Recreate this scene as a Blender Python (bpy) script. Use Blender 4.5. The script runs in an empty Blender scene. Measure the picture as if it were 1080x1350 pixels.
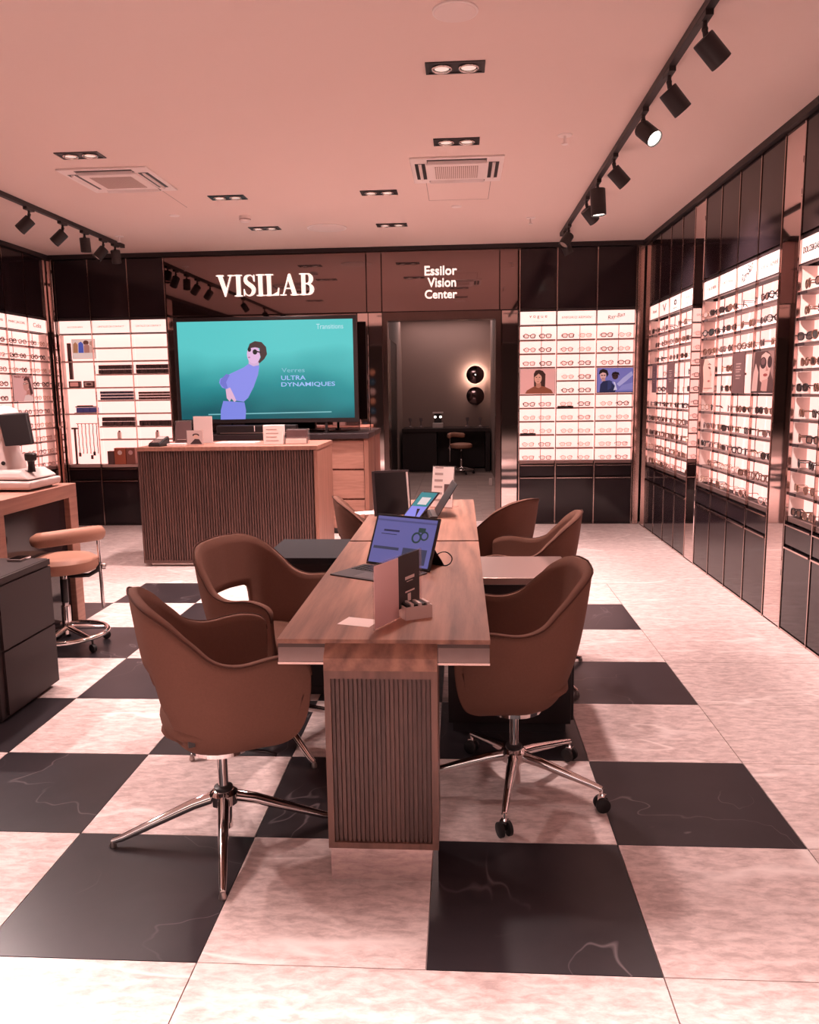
import bpy, bmesh, math, random
from mathutils import Vector, Matrix, Euler
random.seed(7)
R = math.radians
SC = bpy.context.scene
COL = SC.collection

# ------------------------------------------------------------------ camera
cam_d = bpy.data.cameras.new('camera')
cam = bpy.data.objects.new('camera', cam_d)
COL.objects.link(cam)
PITCH, YAW, ROLL, CAM_H = 0.148292460, 0.0652437631, 0.0142005550, 1.46755221
_fw = Vector((-math.sin(YAW)*math.cos(PITCH), math.cos(YAW)*math.cos(PITCH), -math.sin(PITCH)))
_rt = Vector((math.cos(YAW), math.sin(YAW), 0)); _dn = _fw.cross(_rt)
_r2 = _rt*math.cos(ROLL) + _dn*math.sin(ROLL); _d2 = -_rt*math.sin(ROLL) + _dn*math.cos(ROLL)
_m = Matrix((( _r2.x, -_d2.x, -_fw.x, 0), (_r2.y, -_d2.y, -_fw.y, 0), (_r2.z, -_d2.z, -_fw.z, CAM_H), (0, 0, 0, 1)))
cam.matrix_world = _m
cam_d.sensor_fit = 'HORIZONTAL'; cam_d.sensor_width = 36; cam_d.lens = 1058.79*36/1080
cam_d.clip_start = 0.02; cam_d.clip_end = 100
SC.camera = cam

# ------------------------------------------------------------------ world, exposure, large lights
w = bpy.data.worlds.new('world'); SC.world = w; w.use_nodes = True
w.node_tree.nodes['Background'].inputs[0].default_value = (1, .74, .66, 1)
w.node_tree.nodes['Background'].inputs[1].default_value = .25
SC.view_settings.view_transform = 'Standard'; SC.view_settings.look = 'None'
SC.view_settings.exposure = 0.0; SC.view_settings.gamma = 1.0; SC.view_settings.use_curve_mapping = False
SC.cycles.max_bounces = 7; SC.cycles.diffuse_bounces = 4; SC.cycles.glossy_bounces = 4
SC.cycles.transparent_max_bounces = 12
SC.cycles.sample_clamp_indirect = 6.0
SC.cycles.caustics_reflective = False; SC.cycles.caustics_refractive = False
WARM = (1.0, .775, .735)
LAMP_W = 235.0        # each twin downlight
SPOT_W = 280.0        # each track spotlight that is lit
FRONT_W = 540.0       # added narrow lamps, out of view, that whiten the floor's near edge
MALL_W = 320.0       # added unseen lamp over the mall floor, bounced into the shop as fill
def area(name, loc, rot, sx, sy, watts, col):
    d = bpy.data.lights.new(name, 'AREA'); d.shape = 'RECTANGLE'; d.size = sx; d.size_y = sy; d.energy = watts; d.color = col
    o = bpy.data.objects.new(name, d); o.location = loc; o.rotation_euler = rot; COL.objects.link(o); return o
area('mall_fill_light', (-1.3, -4.2, 3.62), (0, 0, 0), 8.0, 4.0, MALL_W, (1, .80, .77))

# ------------------------------------------------------------------ materials
MATS = {}
def pr(m): return m.node_tree.nodes['Principled BSDF']
def mat(name, col, rough=.5, metal=0., spec=.5, emit=None, es=1.0, alpha=1.0, coat=0., noise=0., nscale=8., bump=0., bscale=200.):
    if name in MATS: return MATS[name]
    m = bpy.data.materials.new(name); m.use_nodes = True; MATS[name] = m
    p = pr(m); nt = m.node_tree; N = nt.nodes; L = nt.links
    p.inputs['Base Color'].default_value = (*col, 1); p.inputs['Roughness'].default_value = rough
    p.inputs['Metallic'].default_value = metal; p.inputs['Specular IOR Level'].default_value = spec
    p.inputs['Coat Weight'].default_value = coat
    if emit:
        p.inputs['Emission Color'].default_value = (*emit, 1); p.inputs['Emission Strength'].default_value = es
    if alpha < 1: p.inputs['Alpha'].default_value = alpha
    if noise:
        tc = N.new('ShaderNodeTexCoord'); nz = N.new('ShaderNodeTexNoise'); nz.inputs['Scale'].default_value = nscale; nz.inputs['Detail'].default_value = 5
        mx = N.new('ShaderNodeMix'); mx.data_type = 'RGBA'
        mx.inputs[6].default_value = (*[c*(1-noise) for c in col], 1); mx.inputs[7].default_value = (*[min(1, c*(1+noise)) for c in col], 1)
        L.new(tc.outputs['Object'], nz.inputs['Vector']); L.new(nz.outputs['Fac'], mx.inputs[0]); L.new(mx.outputs[2], p.inputs['Base Color'])
    if bump:
        tc = N.new('ShaderNodeTexCoord'); nz = N.new('ShaderNodeTexNoise'); nz.inputs['Scale'].default_value = bscale; nz.inputs['Detail'].default_value = 3
        b = N.new('ShaderNodeBump'); b.inputs['Strength'].default_value = bump; b.inputs['Distance'].default_value = .002
        L.new(tc.outputs['Object'], nz.inputs['Vector']); L.new(nz.outputs['Fac'], b.inputs['Height']); L.new(b.outputs[0], p.inputs['Normal'])
    return m
def wood(name, c0, c1, scale=(14, 1.2, 14), rough=.42, seed=0.):
    m = mat(name, c0, rough); nt = m.node_tree; N = nt.nodes; L = nt.links; p = pr(m)
    tc = N.new('ShaderNodeTexCoord'); mp = N.new('ShaderNodeMapping'); mp.inputs['Scale'].default_value = scale; mp.inputs['Location'].default_value = (seed, seed*.7, 0)
    oi = N.new('ShaderNodeObjectInfo'); ad = N.new('ShaderNodeVectorMath'); ad.operation = 'ADD'
    n1 = N.new('ShaderNodeTexNoise'); n1.inputs['Scale'].default_value = .55; n1.inputs['Detail'].default_value = 2; n1.inputs['Distortion'].default_value = .6
    n2 = N.new('ShaderNodeTexNoise'); n2.inputs['Scale'].default_value = 3.2; n2.inputs['Detail'].default_value = 6; n2.inputs['Roughness'].default_value = .65
    wv = N.new('ShaderNodeMath'); wv.operation = 'MULTIPLY'; wv.inputs[1].default_value = 34
    sn = N.new('ShaderNodeMath'); sn.operation = 'SINE'
    a = N.new('ShaderNodeMath'); a.operation = 'MULTIPLY_ADD'; a.inputs[1].default_value = .24; a.inputs[2].default_value = -.33
    a2 = N.new('ShaderNodeMath'); a2.operation = 'MULTIPLY_ADD'; a2.inputs[1].default_value = 1.5; a2.use_clamp = True
    mx = N.new('ShaderNodeMix'); mx.data_type = 'RGBA'; mx.inputs[6].default_value = (*c0, 1); mx.inputs[7].default_value = (*c1, 1)
    L.new(tc.outputs['Object'], mp.inputs['Vector']); L.new(mp.outputs[0], ad.inputs[0]); L.new(oi.outputs['Random'], ad.inputs[1])
    L.new(ad.outputs[0], n1.inputs['Vector']); L.new(ad.outputs[0], n2.inputs['Vector'])
    L.new(n1.outputs['Fac'], wv.inputs[0]); L.new(wv.outputs[0], sn.inputs[0]); L.new(sn.outputs[0], a.inputs[0])
    L.new(n2.outputs['Fac'], a2.inputs[0]); L.new(a.outputs[0], a2.inputs[2]); L.new(a2.outputs[0], mx.inputs[0])
    L.new(mx.outputs[2], p.inputs['Base Color'])
    return m
def marble(name, c0, c1, cv, rough, vein=.02, vscale=1.1, cloud=5., stretch=(1, 1, 1), spec=.5, vamt=.8):
    m = mat(name, c0, rough, spec=spec); nt = m.node_tree; N = nt.nodes; L = nt.links; p = pr(m)
    g = N.new('ShaderNodeNewGeometry'); oi = N.new('ShaderNodeObjectInfo')
    ml = N.new('ShaderNodeMath'); ml.operation = 'MULTIPLY'; ml.inputs[1].default_value = 37.
    L.new(oi.outputs['Random'], ml.inputs[0])
    ad = N.new('ShaderNodeVectorMath'); ad.operation = 'ADD'; L.new(g.outputs['Position'], ad.inputs[0]); L.new(ml.outputs[0], ad.inputs[1])
    mp = N.new('ShaderNodeMapping'); mp.inputs['Rotation'].default_value = (0, 0, R(-20)); mp.inputs['Scale'].default_value = stretch; L.new(ad.outputs[0], mp.inputs['Vector'])
    n1 = N.new('ShaderNodeTexNoise'); n1.inputs['Scale'].default_value = cloud; n1.inputs['Detail'].default_value = 9; n1.inputs['Roughness'].default_value = .68; n1.inputs['Distortion'].default_value = .35
    L.new(mp.outputs[0], n1.inputs['Vector'])
    r1 = N.new('ShaderNodeValToRGB'); r1.color_ramp.elements[0].position = .36; r1.color_ramp.elements[1].position = .62
    r1.color_ramp.elements[0].color = (*c1, 1); r1.color_ramp.elements[1].color = (*c0, 1); L.new(n1.outputs['Fac'], r1.inputs[0])
    n2 = N.new('ShaderNodeTexNoise'); n2.inputs['Scale'].default_value = vscale; n2.inputs['Detail'].default_value = 3.5; n2.inputs['Roughness'].default_value = .5; n2.inputs['Distortion'].default_value = .5
    L.new(mp.outputs[0], n2.inputs['Vector'])
    sb = N.new('ShaderNodeMath'); sb.operation = 'SUBTRACT'; sb.inputs[1].default_value = .5; ab = N.new('ShaderNodeMath'); ab.operation = 'ABSOLUTE'
    L.new(n2.outputs['Fac'], sb.inputs[0]); L.new(sb.outputs[0], ab.inputs[0])
    mr = N.new('ShaderNodeMapRange'); mr.inputs[1].default_value = 0; mr.inputs[2].default_value = vein; mr.inputs[3].default_value = vamt; mr.inputs[4].default_value = 0
    L.new(ab.outputs[0], mr.inputs[0])
    n3 = N.new('ShaderNodeTexNoise'); n3.inputs['Scale'].default_value = 2.1; L.new(mp.outputs[0], n3.inputs['Vector'])
    r3 = N.new('ShaderNodeMapRange'); r3.inputs[1].default_value = .42; r3.inputs[2].default_value = .58; L.new(n3.outputs['Fac'], r3.inputs[0])
    mm = N.new('ShaderNodeMath'); mm.operation = 'MULTIPLY'; L.new(mr.outputs[0], mm.inputs[0]); L.new(r3.outputs[0], mm.inputs[1])
    mx = N.new('ShaderNodeMix'); mx.data_type = 'RGBA'; mx.inputs[7].default_value = (*cv, 1)
    L.new(mm.outputs[0], mx.inputs[0]); L.new(r1.outputs[0], mx.inputs[6]); L.new(mx.outputs[2], p.inputs['Base Color'])
    return m
def s2l(*c): return tuple((v/255/12.92 if v/255 <= .04045 else ((v/255+.055)/1.055)**2.4) for v in c)
def glow(name, rgb, k=1.0):
    c = s2l(*rgb); return mat(name, (.02, .02, .02), .4, spec=.2, emit=c, es=k)

M_ceil = mat('ceiling_paint', (.90, .735, .675), .9, spec=.1)
M_marble = marble('light_marble', (.82, .66, .63), (.53, .395, .375), (.95, .82, .79), .36, vein=.018, vscale=.8, cloud=17., stretch=(1, 2.4, 1), spec=.3, vamt=.85)
M_black_tile = marble('black_marble', (.033, .026, .030), (.025, .020, .023), (.26, .21, .22), .30, vein=.0035, vscale=1.5, cloud=3., spec=.30, vamt=.55)
M_grout = mat('grout', (.45, .33, .31), .8)
M_panel = mat('black_gloss_panel', (.019, .012, .0145), .09, spec=.36)
M_dark = mat('dark_frame', (.03, .018, .02), .35)
M_trim = mat('black_ceiling_trim', (.016, .010, .011), .5)
M_mirror = mat('bronze_mirror', (.78, .645, .62), .03, metal=1.)
M_mirror_dk = mat('dark_tinted_mirror', (.25, .175, .17), .025, metal=1.)
M_fascia = mat('bronze_tinted_fascia', (.22, .165, .155), .06, metal=1.)
M_bronze = mat('polished_bronze_trim', (.62, .46, .42), .16, metal=1.)
M_steel = mat('brushed_steel', (.62, .52, .49), .28, metal=1.)
M_chrome = mat('chrome', (.78, .72, .71), .06, metal=1.)
M_light = mat('backlit_acrylic', (.5, .42, .4), .5, spec=.1, emit=(1.7, .84, .75), es=1.)
M_head = mat('backlit_header', (.5, .42, .4), .5, spec=.1, emit=(1.4, .85, .765), es=1.)
M_letter = mat('lit_letter', (.8, .7, .65), .5, emit=(1.05, .86, .78), es=1.)
M_ink = mat('dark_ink', (.07, .05, .05), .6, spec=.1)
M_ink_soft = mat('soft_ink', (.42, .30, .28), .6, spec=.1)
M_shelf = mat('shelf_metal', (.30, .195, .18), .35, metal=.5)
M_shelf_dk = mat('dark_shelf_metal', (.13, .082, .076), .4, metal=.4)
M_shelf_pale = mat('pale_shelf', (.55, .38, .35), .4)
M_cheek = mat('white_cheek', (.85, .68, .63), .4)
M_rod = mat('display_rod', (.30, .2, .19), .3, metal=.8)
M_fabric = mat('tan_fabric', (.172, .081, .059), .85, spec=.15, noise=.10, nscale=140, bump=.35, bscale=520)
M_piping = mat('chair_piping', (.085, .036, .027), .8, spec=.1)
M_vinyl = mat('tan_vinyl', (.40, .19, .13), .55, spec=.3, bump=.1, bscale=260)
M_wood = wood('walnut_table', (.40, .185, .125), (.115, .046, .032), scale=(8, .55, 8), rough=.5)
M_wood_v = wood('walnut_vertical', (.20, .092, .068), (.10, .045, .034), scale=(14, 14, 1.2), rough=.45)
M_rib = wood('ribbed_walnut', (.125, .058, .046), (.055, .025, .021), scale=(22, 22, .8), rough=.5)
M_rib2 = wood('ribbed_dark_walnut', (.118, .050, .040), (.050, .022, .019), scale=(22, 22, .6), rough=.5)
M_oak = wood('oak_panel', (.34, .15, .105), (.22, .09, .064), scale=(16, 16, 1.2), rough=.5)
M_oak_h = wood('oak_horizontal', (.40, .19, .14), (.27, .12, .088), scale=(2, 1.2, 18), rough=.5)
M_edge = mat('dark_table_edge', (.06, .028, .022), .5)
M_cabblack = mat('black_lacquer', (.022, .013, .014), .38, spec=.35)
M_cabtop = mat('black_top', (.016, .012, .015), .6, spec=.25)
M_cabmetal = mat('cabinet_satin_top', (.50, .36, .33), .33, metal=.75)
M_drawer = mat('dark_brown_drawer', (.028, .016, .016), .45, spec=.25)
M_white = mat('white_plastic', (.66, .52, .49), .38)
M_white2 = mat('white_painted_metal', (.98, .88, .845), .5)
M_paper = mat('white_paper', (.84, .68, .64), .75)
M_pink = mat('pink_paper', (.78, .50, .49), .7)
M_blackpl = mat('black_plastic', (.016, .011, .012), .38)
M_rubber = mat('black_rubber', (.012, .009, .01), .55)
M_spot = mat('spotlight_black', (.018, .0125, .013), .5)
M_lamp = mat('lit_lamp', (1, 1, 1), .5, emit=(1, .86, .76), es=4.)
M_reflector = mat('lamp_reflector', (.75, .66, .62), .18, metal=1.)
M_wall_dk = mat('dark_wall_paint', (.035, .022, .022), .6)
M_room = mat('consulting_room_wall', (.24, .155, .135), .85, noise=.06, nscale=2)
M_acryl = None

def glassy(name, tint, a, rough=.02):
    m = bpy.data.materials.new(name); m.use_nodes = True; MATS[name] = m; nt = m.node_tree; N = nt.nodes; L = nt.links
    p = pr(m); p.inputs['Base Color'].default_value = (*tint, 1); p.inputs['Roughness'].default_value = rough
    t = N.new('ShaderNodeBsdfTransparent'); t.inputs[0].default_value = (*[min(1, .6+.4*c) for c in tint], 1)
    mx = N.new('ShaderNodeMixShader'); mx.inputs[0].default_value = a
    L.new(t.outputs[0], mx.inputs[1]); L.new(p.outputs[0], mx.inputs[2]); L.new(mx.outputs[0], N['Material Output'].inputs[0])
    return m
M_acryl = glassy('clear_acrylic', (.95, .85, .82), .07)
M_lens_clear = glassy('clear_lens', (.9, .8, .78), .10)
M_lens_dark = glassy('sunglass_lens', (.045, .028, .026), .86)
M_lens_mid = glassy('gradient_brown_lens', (.17, .085, .07), .68)

# ------------------------------------------------------------------ mesh helpers
class MB:
    def __init__(s): s.v = []; s.f = []; s.mi = []; s.cur = 0
    def m(s, i): s.cur = i; return s
    def face(s, ids): s.f.append(ids); s.mi.append(s.cur)
    def add(s, vs, fs):
        b = len(s.v); s.v += [tuple(p) for p in vs]
        for f in fs: s.face([b+i for i in f])
        return s
    def box(s, x0, y0, z0, x1, y1, z1):
        if x0 > x1: x0, x1 = x1, x0
        if y0 > y1: y0, y1 = y1, y0
        if z0 > z1: z0, z1 = z1, z0
        return s.add([(x0,y0,z0),(x1,y0,z0),(x1,y1,z0),(x0,y1,z0),(x0,y0,z1),(x1,y0,z1),(x1,y1,z1),(x0,y1,z1)],
                     [(0,3,2,1),(4,5,6,7),(0,1,5,4),(1,2,6,5),(2,3,7,6),(3,0,4,7)])
    def hexa(s, bot, top):
        return s.add(list(bot)+list(top), [(0,3,2,1),(4,5,6,7),(0,1,5,4),(1,2,6,5),(2,3,7,6),(3,0,4,7)])
    def tube(s, pts, rad, n=10, cap=True, closed=False, flat=1.0):
        pts = [Vector(p) for p in pts]; K = len(pts)
        if not hasattr(rad, '__len__'): rad = [rad]*K
        b = len(s.v); up = None
        for i, p in enumerate(pts):
            if closed: d = pts[(i+1) % K]-pts[i-1]
            else: d = pts[min(i+1, K-1)]-pts[max(i-1, 0)]
            d.normalize()
            if up is None:
                up = Vector((0,0,1)) if abs(d.z) < .9 else Vector((1,0,0))
            a = d.cross(up).normalized(); c = a.cross(d).normalized(); up = c
            for k in range(n):
                t = 2*math.pi*k/n; s.v.append(tuple(p + a*math.cos(t)*rad[i] + c*math.sin(t)*rad[i]*flat))
        for i in range(K if closed else K-1):
            j = (i+1) % K
            for k in range(n):
                l = (k+1) % n; s.face([b+i*n+k, b+i*n+l, b+j*n+l, b+j*n+k])
        if cap and not closed:
            s.face([b+k for k in range(n)][::-1]); s.face([b+(K-1)*n+k for k in range(n)])
        return s
    def lathe(s, prof, n=24, c=(0,0,0), axis=None):
        b = len(s.v); K = len(prof); c = Vector(c); q = None
        if axis: q = Vector((0,0,1)).rotation_difference(Vector(axis).normalized())
        for r, z in prof:
            for k in range(n):
                t = 2*math.pi*k/n; p = Vector((r*math.cos(t), r*math.sin(t), z))
                if q: p = q @ p
                s.v.append(tuple(p+c))
        for i in range(K-1):
            for k in range(n):
                l = (k+1) % n; s.face([b+i*n+k, b+i*n+l, b+(i+1)*n+l, b+(i+1)*n+k])
        s.face([b+k for k in range(n)][::-1]); s.face([b+(K-1)*n+k for k in range(n)])
        return s
    def cyl(s, p0, p1, r, n=16): return s.tube([p0, p1], r, n)
    def poly(s, pts, y, d=.0006):      # flat outline in the xz plane, facing -y
        n = len(pts); b = len(s.v)
        s.v += [(x, y, z) for x, z in pts] + [(x, y+d, z) for x, z in pts]
        A = sum(pts[i][0]*pts[(i+1) % n][1]-pts[(i+1) % n][0]*pts[i][1] for i in range(n))
        fr = list(range(n)) if A > 0 else list(range(n))[::-1]
        s.face([b+i for i in fr]); s.face([b+n+i for i in fr[::-1]])
        for i in range(n):
            j = (i+1) % n
            s.face([b+j, b+i, b+n+i, b+n+j] if A > 0 else [b+i, b+j, b+n+j, b+n+i])
        return s
    def ell(s, cx, cz, rx, rz, y, n=18, rot=0., d=.0006):
        pts = []
        for k in range(n):
            t = 2*math.pi*k/n; x = rx*math.cos(t); z = rz*math.sin(t)
            pts.append((cx+x*math.cos(rot)-z*math.sin(rot), cz+x*math.sin(rot)+z*math.cos(rot)))
        return s.poly(pts, y, d)
    def sphere(s, c, r, n=14, m=9, sq=(1,1,1)):
        prof = [(max(1e-4, math.sin(math.pi*i/m))*r, -math.cos(math.pi*i/m)*r) for i in range(m+1)]
        b = len(s.v); s.lathe(prof, n)
        for i in range(b, len(s.v)):
            x, y, z = s.v[i]; s.v[i] = (c[0]+x*sq[0], c[1]+y*sq[1], c[2]+z*sq[2])
        return s
    def xf(s, mtx):
        s.v = [tuple(mtx @ Vector(p)) for p in s.v]; return s
    def mesh(s, name, mats, smooth=False, off=None):
        me = bpy.data.meshes.new(name)
        vs = s.v if off is None else [(x-off[0], y-off[1], z-off[2]) for x, y, z in s.v]
        me.from_pydata(vs, [], s.f)
        for mm in (mats if isinstance(mats, (list, tuple)) else [mats]): me.materials.append(mm)
        me.polygons.foreach_set('material_index', s.mi)
        if smooth: me.shade_smooth() if smooth is True else None
        me.update()
        if smooth and smooth is not True:
            me.shade_smooth(); me.set_sharp_from_angle(angle=R(smooth))
        return me
    def build(s, name, mats, parent=None, smooth=False, world=False, loc=None):
        off = None
        if world and parent is not None:
            r = parent
            while r.parent: r = r.parent
            off = r.location
        o = bpy.data.objects.new(name, s.mesh(name, mats, smooth, off)); COL.objects.link(o)
        if parent is not None: o.parent = parent
        if loc: o.location = loc
        return o
def tag(o, label=None, cat=None, group=None, kind=None):
    if label: o['label'] = label
    if cat: o['category'] = cat
    if group: o['group'] = group
    if kind: o['kind'] = kind
    return o
def thing(name, label, cat, loc=(0,0,0), rz=0., group=None):
    o = bpy.data.objects.new(name, None); o.empty_display_size = .1; COL.objects.link(o)
    o.location = loc; o.rotation_euler = (0,0,rz)
    return tag(o, label, cat, group)
KIDS = {}
def kids(o): return list(o.children)
def copy_tree(o, parent=None):
    c = o.copy(); COL.objects.link(c)
    if parent is not None: c.parent = parent
    for ch in kids(o): copy_tree(ch, c)
    return c
def bevel(o, wd=.004, seg=2, ang=40):
    m = o.modifiers.new('bevel', 'BEVEL'); m.width = wd; m.segments = seg; m.limit_method = 'ANGLE'; m.angle_limit = R(ang); return o
def struct(name, mb, m, parent=None, smooth=False):
    o = mb.build(name, m, parent, smooth)
    if parent is None: o['kind'] = 'structure'
    return o
def inst(o, parent, loc, scale=None):
    c = o.copy(); COL.objects.link(c); c.parent = parent; c.location = loc
    if scale: c.scale = scale
    return c
TXT = {}
def text_mesh(s, size, bold=0., ext=.0015, sp=1.0, shear=0.):
    cu = bpy.data.curves.new('lettering', 'FONT'); cu.body = s; cu.size = size; cu.extrude = ext; cu.offset = bold; cu.align_x = 'CENTER'; cu.align_y = 'CENTER'
    cu.space_character = sp; cu.shear = shear; cu.resolution_u = 3
    t = bpy.data.objects.new('lettering', cu); COL.objects.link(t)
    bpy.context.view_layer.update()
    me = bpy.data.meshes.new_from_object(t.evaluated_get(bpy.context.evaluated_depsgraph_get()))
    bpy.data.objects.remove(t); bpy.data.curves.remove(cu)
    me.name = 'lettering'; return me
def text(s, size, m, loc, parent=None, rot=(R(90),0,0), width=None, height=None, **k):
    me = text_mesh(s, size, **k); me.materials.clear(); me.materials.append(m)
    o = bpy.data.objects.new('lettering', me); COL.objects.link(o)
    if parent is not None: o.parent = parent
    o.location = loc; o.rotation_euler = rot
    if width:
        xs = [v.co.x for v in me.vertices]; ys = [v.co.y for v in me.vertices]
        kx = width/(max(xs)-min(xs)); ky = (height/(max(ys)-min(ys))) if height else kx
        cx = (max(xs)+min(xs))/2; cy = (max(ys)+min(ys))/2
        for v in me.vertices: v.co.x = (v.co.x-cx)*kx; v.co.y = (v.co.y-cy)*ky
    return o

# ------------------------------------------------------------------ structure
XL, XR, YB, YF, H = -4.53, 1.94, 8.85, -1.3, 3.0
X0, Y0, T = 0.5038, 1.8628, 0.6
fl = struct('floor', MB().box(XL-.3, YF, -.06, XR+.3, YB+.25, -.012), M_grout)
tile_me = {}
def tile(x0, y0, x1, y1, m, name='tile', parent=fl, g=.0016):
    key = (round(x1-x0, 4), round(y1-y0, 4), m.name)
    if key not in tile_me:
        a, b = x1-x0-2*g, y1-y0-2*g
        tile_me[key] = MB().box(0, 0, -.012, a, b, 0).mesh('tile', m)
    o = bpy.data.objects.new(name, tile_me[key]); COL.objects.link(o); o.parent = parent; o.location = (x0+g, y0+g, 0)
for i in range(-6, 1):
    for j in range(0, 7):
        tile(X0+i*T, Y0+j*T, X0+(i+1)*T, Y0+(j+1)*T, M_black_tile if (i+j) % 2 else M_marble)
xa, xb, ya, yb = X0-6*T, X0+T, Y0, Y0+7*T
for k in range(7):
    tile(xb, ya+k*T, XR+.2, ya+(k+1)*T, M_marble)
    tile(XL-.2, ya+k*T, xa, ya+(k+1)*T, M_marble)
ycuts = [yb, yb+1.4, YB+.25]
for k in range(2):
    xs = [XL-.2]+[xa+q*1.2 for q in range(0, 4)]+[XR+.2]
    for q in range(len(xs)-1): tile(xs[q], ycuts[k], xs[q+1], ycuts[k+1], M_marble)
for y0, y1 in ((YF, YF+1.2), (YF+1.2, YF+2.2), (YF+2.2, ya)):
    xs = [XL-.2]+[xa+q*1.2 for q in range(0, 4)]+[XR+.2]
    for q in range(len(xs)-1): tile(xs[q], y0, xs[q+1], y1, M_marble)
struct('ceiling', MB().box(XL-.3, YF, H, XR+.3, YB+.05, H+.1), M_ceil)
struct('wall_right', MB().box(XR+.2, YF, 0, XR+.3, YB+.25, H), M_wall_dk)
struct('wall_left', MB().box(XL-.3, YF, 0, XL-.2, YB+.25, H), M_wall_dk)
wb = MB().box(XL-.2, YB+.17, 0, -.84, YB+.25, H).box(.42, YB+.17, 0, XR+.2, YB+.25, H).box(-.84, YB+.17, 2.3, .42, YB+.25, H)
struct('wall_back', wb, M_wall_dk)
struct('wall_front', MB().box(XL-.2, YF-.12, 2.55, XR+.2, YF, H+.1).box(XL-.2, YF-.12, 0, XL+.5, YF, 2.55).box(XR-.5, YF-.12, 0, XR+.2, YF, 2.55), M_wall_dk)
# black shadow-gap trim under the ceiling
struct('trim_1', MB().box(XL-.02, YB-.03, 2.955, XR+.02, YB+.17, H-.0005), M_trim)
struct('trim_2', MB().box(XR-.03, YF, 2.955, XR+.2, YB-.03, H-.0005), M_trim)
struct('trim_3', MB().box(XL-.2, YF, 2.955, XL+.03, YB-.03, H-.0005), M_trim)
# back wall mirrors
def mirror(n, x0, x1, z0, z1, m, y=YB, d=.03):
    o = struct('trim_%d' % n, MB().box(x0, y, z0, x1, y+d, z1), m); bevel(o, .003, 1); return o
mirror(4, -3.215, -1.012, 2.325, 2.95, M_mirror_dk)
mirror(5, -1.006, -.848, 2.325, 2.95, M_mirror_dk)
mirror(6, -.842, .415, 2.325, 2.95, M_mirror_dk)
mirror(7, .421, .612, 2.325, 2.95, M_mirror_dk)
mirror(8, -3.215, -3.10, 0, 2.318, M_mirror)
mirror(9, -3.095, -1.12, 1.05, 2.318, M_mirror_dk)
mirror(10, -1.115, -1.0, 0, 2.318, M_mirror)
mirror(11, -.995, -.845, 0, 2.318, M_mirror)
mirror(12, .44, .612, 0, 2.318, M_mirror)
# polished frame of the passage
struct('door_1', MB().box(-.842, YB-.012, 0, -.79, YB+.17, 2.23).box(.375, YB-.012, 0, .432, YB+.17, 2.23).box(-.842, YB-.012, 2.23, .432, YB+.17, 2.318), mat('dark_bronze_frame', (.19, .13, .12), .2, metal=1.))
# corner and bay pillars, mirrored
mirror(13, XL+.002, XL+.06, 0, 2.95, M_mirror, YB-.03, .05)
mirror(14, 1.868, 1.93, 0, 2.95, M_bronze, YB-.01)
def mirror_r(n, y0, y1, x=XR, d=.05):
    o = struct('trim_%d' % n, MB().box(x, y0, 0.0, x+d, y1, 2.95), M_mirror); bevel(o, .004, 1)
mirror_r(15, 8.605, 8.80); mirror_r(16, 6.775, 7.025); mirror_r(17, 4.915, 5.165); mirror_r(18, 3.07, 3.33); mirror_r(19, 1.2, 1.49)
mirror_r(20, 8.755, 8.80, XL-.05); mirror_r(21, 6.86, 7.13, XL-.05); mirror_r(22, 4.97, 5.24, XL-.05)
struct('trim_23', MB().box(XR, 1.2, 0, XR+.03, YB-.03, .012), M_bronze)

# passage and consulting room beyond the opening
c_fl = struct('floor_passage', MB().box(-2.6, YB+.25, -.06, 1.6, 15.75, -.012), M_grout)
M_pass = wood('passage_stone', (.36, .25, .225), (.22, .145, .13), scale=(1.2, 5, 3), rough=.45)
xs = [-2.6, -1.55, -.65, .25, 1.6]; ys = [YB+.25, 10.5, 11.9, 13.3, 14.7, 15.75]
for a in range(4):
    for b in range(5): tile(xs[a], ys[b], xs[a+1], ys[b+1], M_pass, parent=c_fl, g=.004)
struct('ceiling_passage', MB().box(-2.6, YB+.25, 2.95, 1.6, 15.75, 3.05), M_room)
struct('wall_passage_back', MB().box(-2.6, 15.6, 0, 1.6, 15.75, 2.95), M_room)
wl = struct('wall_passage_left', MB().box(-1.25, YB+.25, 0, -1.13, 11.3, 2.95).box(-1.25, 14.4, 0, -1.13, 15.6, 2.95).box(-1.25, 11.3, 2.3, -1.13, 14.4, 2.95), M_room)
struct('wall_passage_right', MB().box(.56, YB+.25, 0, .68, 15.6, 2.95), M_room)
struct('trim_24', MB().box(.545, 10.9, 0, .56, 11.6, 2.1), M_wall_dk)
struct('door_2', MB().box(-1.22, 11.3, 0, -1.16, 12.85, 2.3), M_cabblack)
struct('door_3', MB().box(-1.20, 13.0, 0, -1.14, 14.4, 2.3), M_cabblack)
struct('trim_25', MB().box(-1.135, 12.85, 0, -1.12, 13.0, 2.3), M_bronze)
struct('trim_26', MB().box(-1.13, 15.56, .0, .56, 15.6, .06), M_wall_dk)
area('passage_cove_light', (-.3, 15.2, 2.9), (R(-12), 0, 0), 1.6, .2, 16, WARM)
area('passage_fill_light', (-.3, 10.9, 2.93), (0, 0, 0), 1.0, 1.6, 55, WARM)  # unseen lamp added to brighten the passage floor
# the mall outside the shopfront (seen only in the mirrors)
struct('floor_mall', MB().box(-12, -16, -.06, 9, YF, -.001), mat('mall_floor', (.55, .42, .38), .35))
struct('ceiling_mall', MB().box(-12, -16, 3.7, 9, YF-.12, 3.8), M_wall_dk)
struct('wall_mall', MB().box(-12, -16.2, 0, 9, -16, 3.8), mat('mall_wall', (.16, .10, .09), .6))

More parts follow.
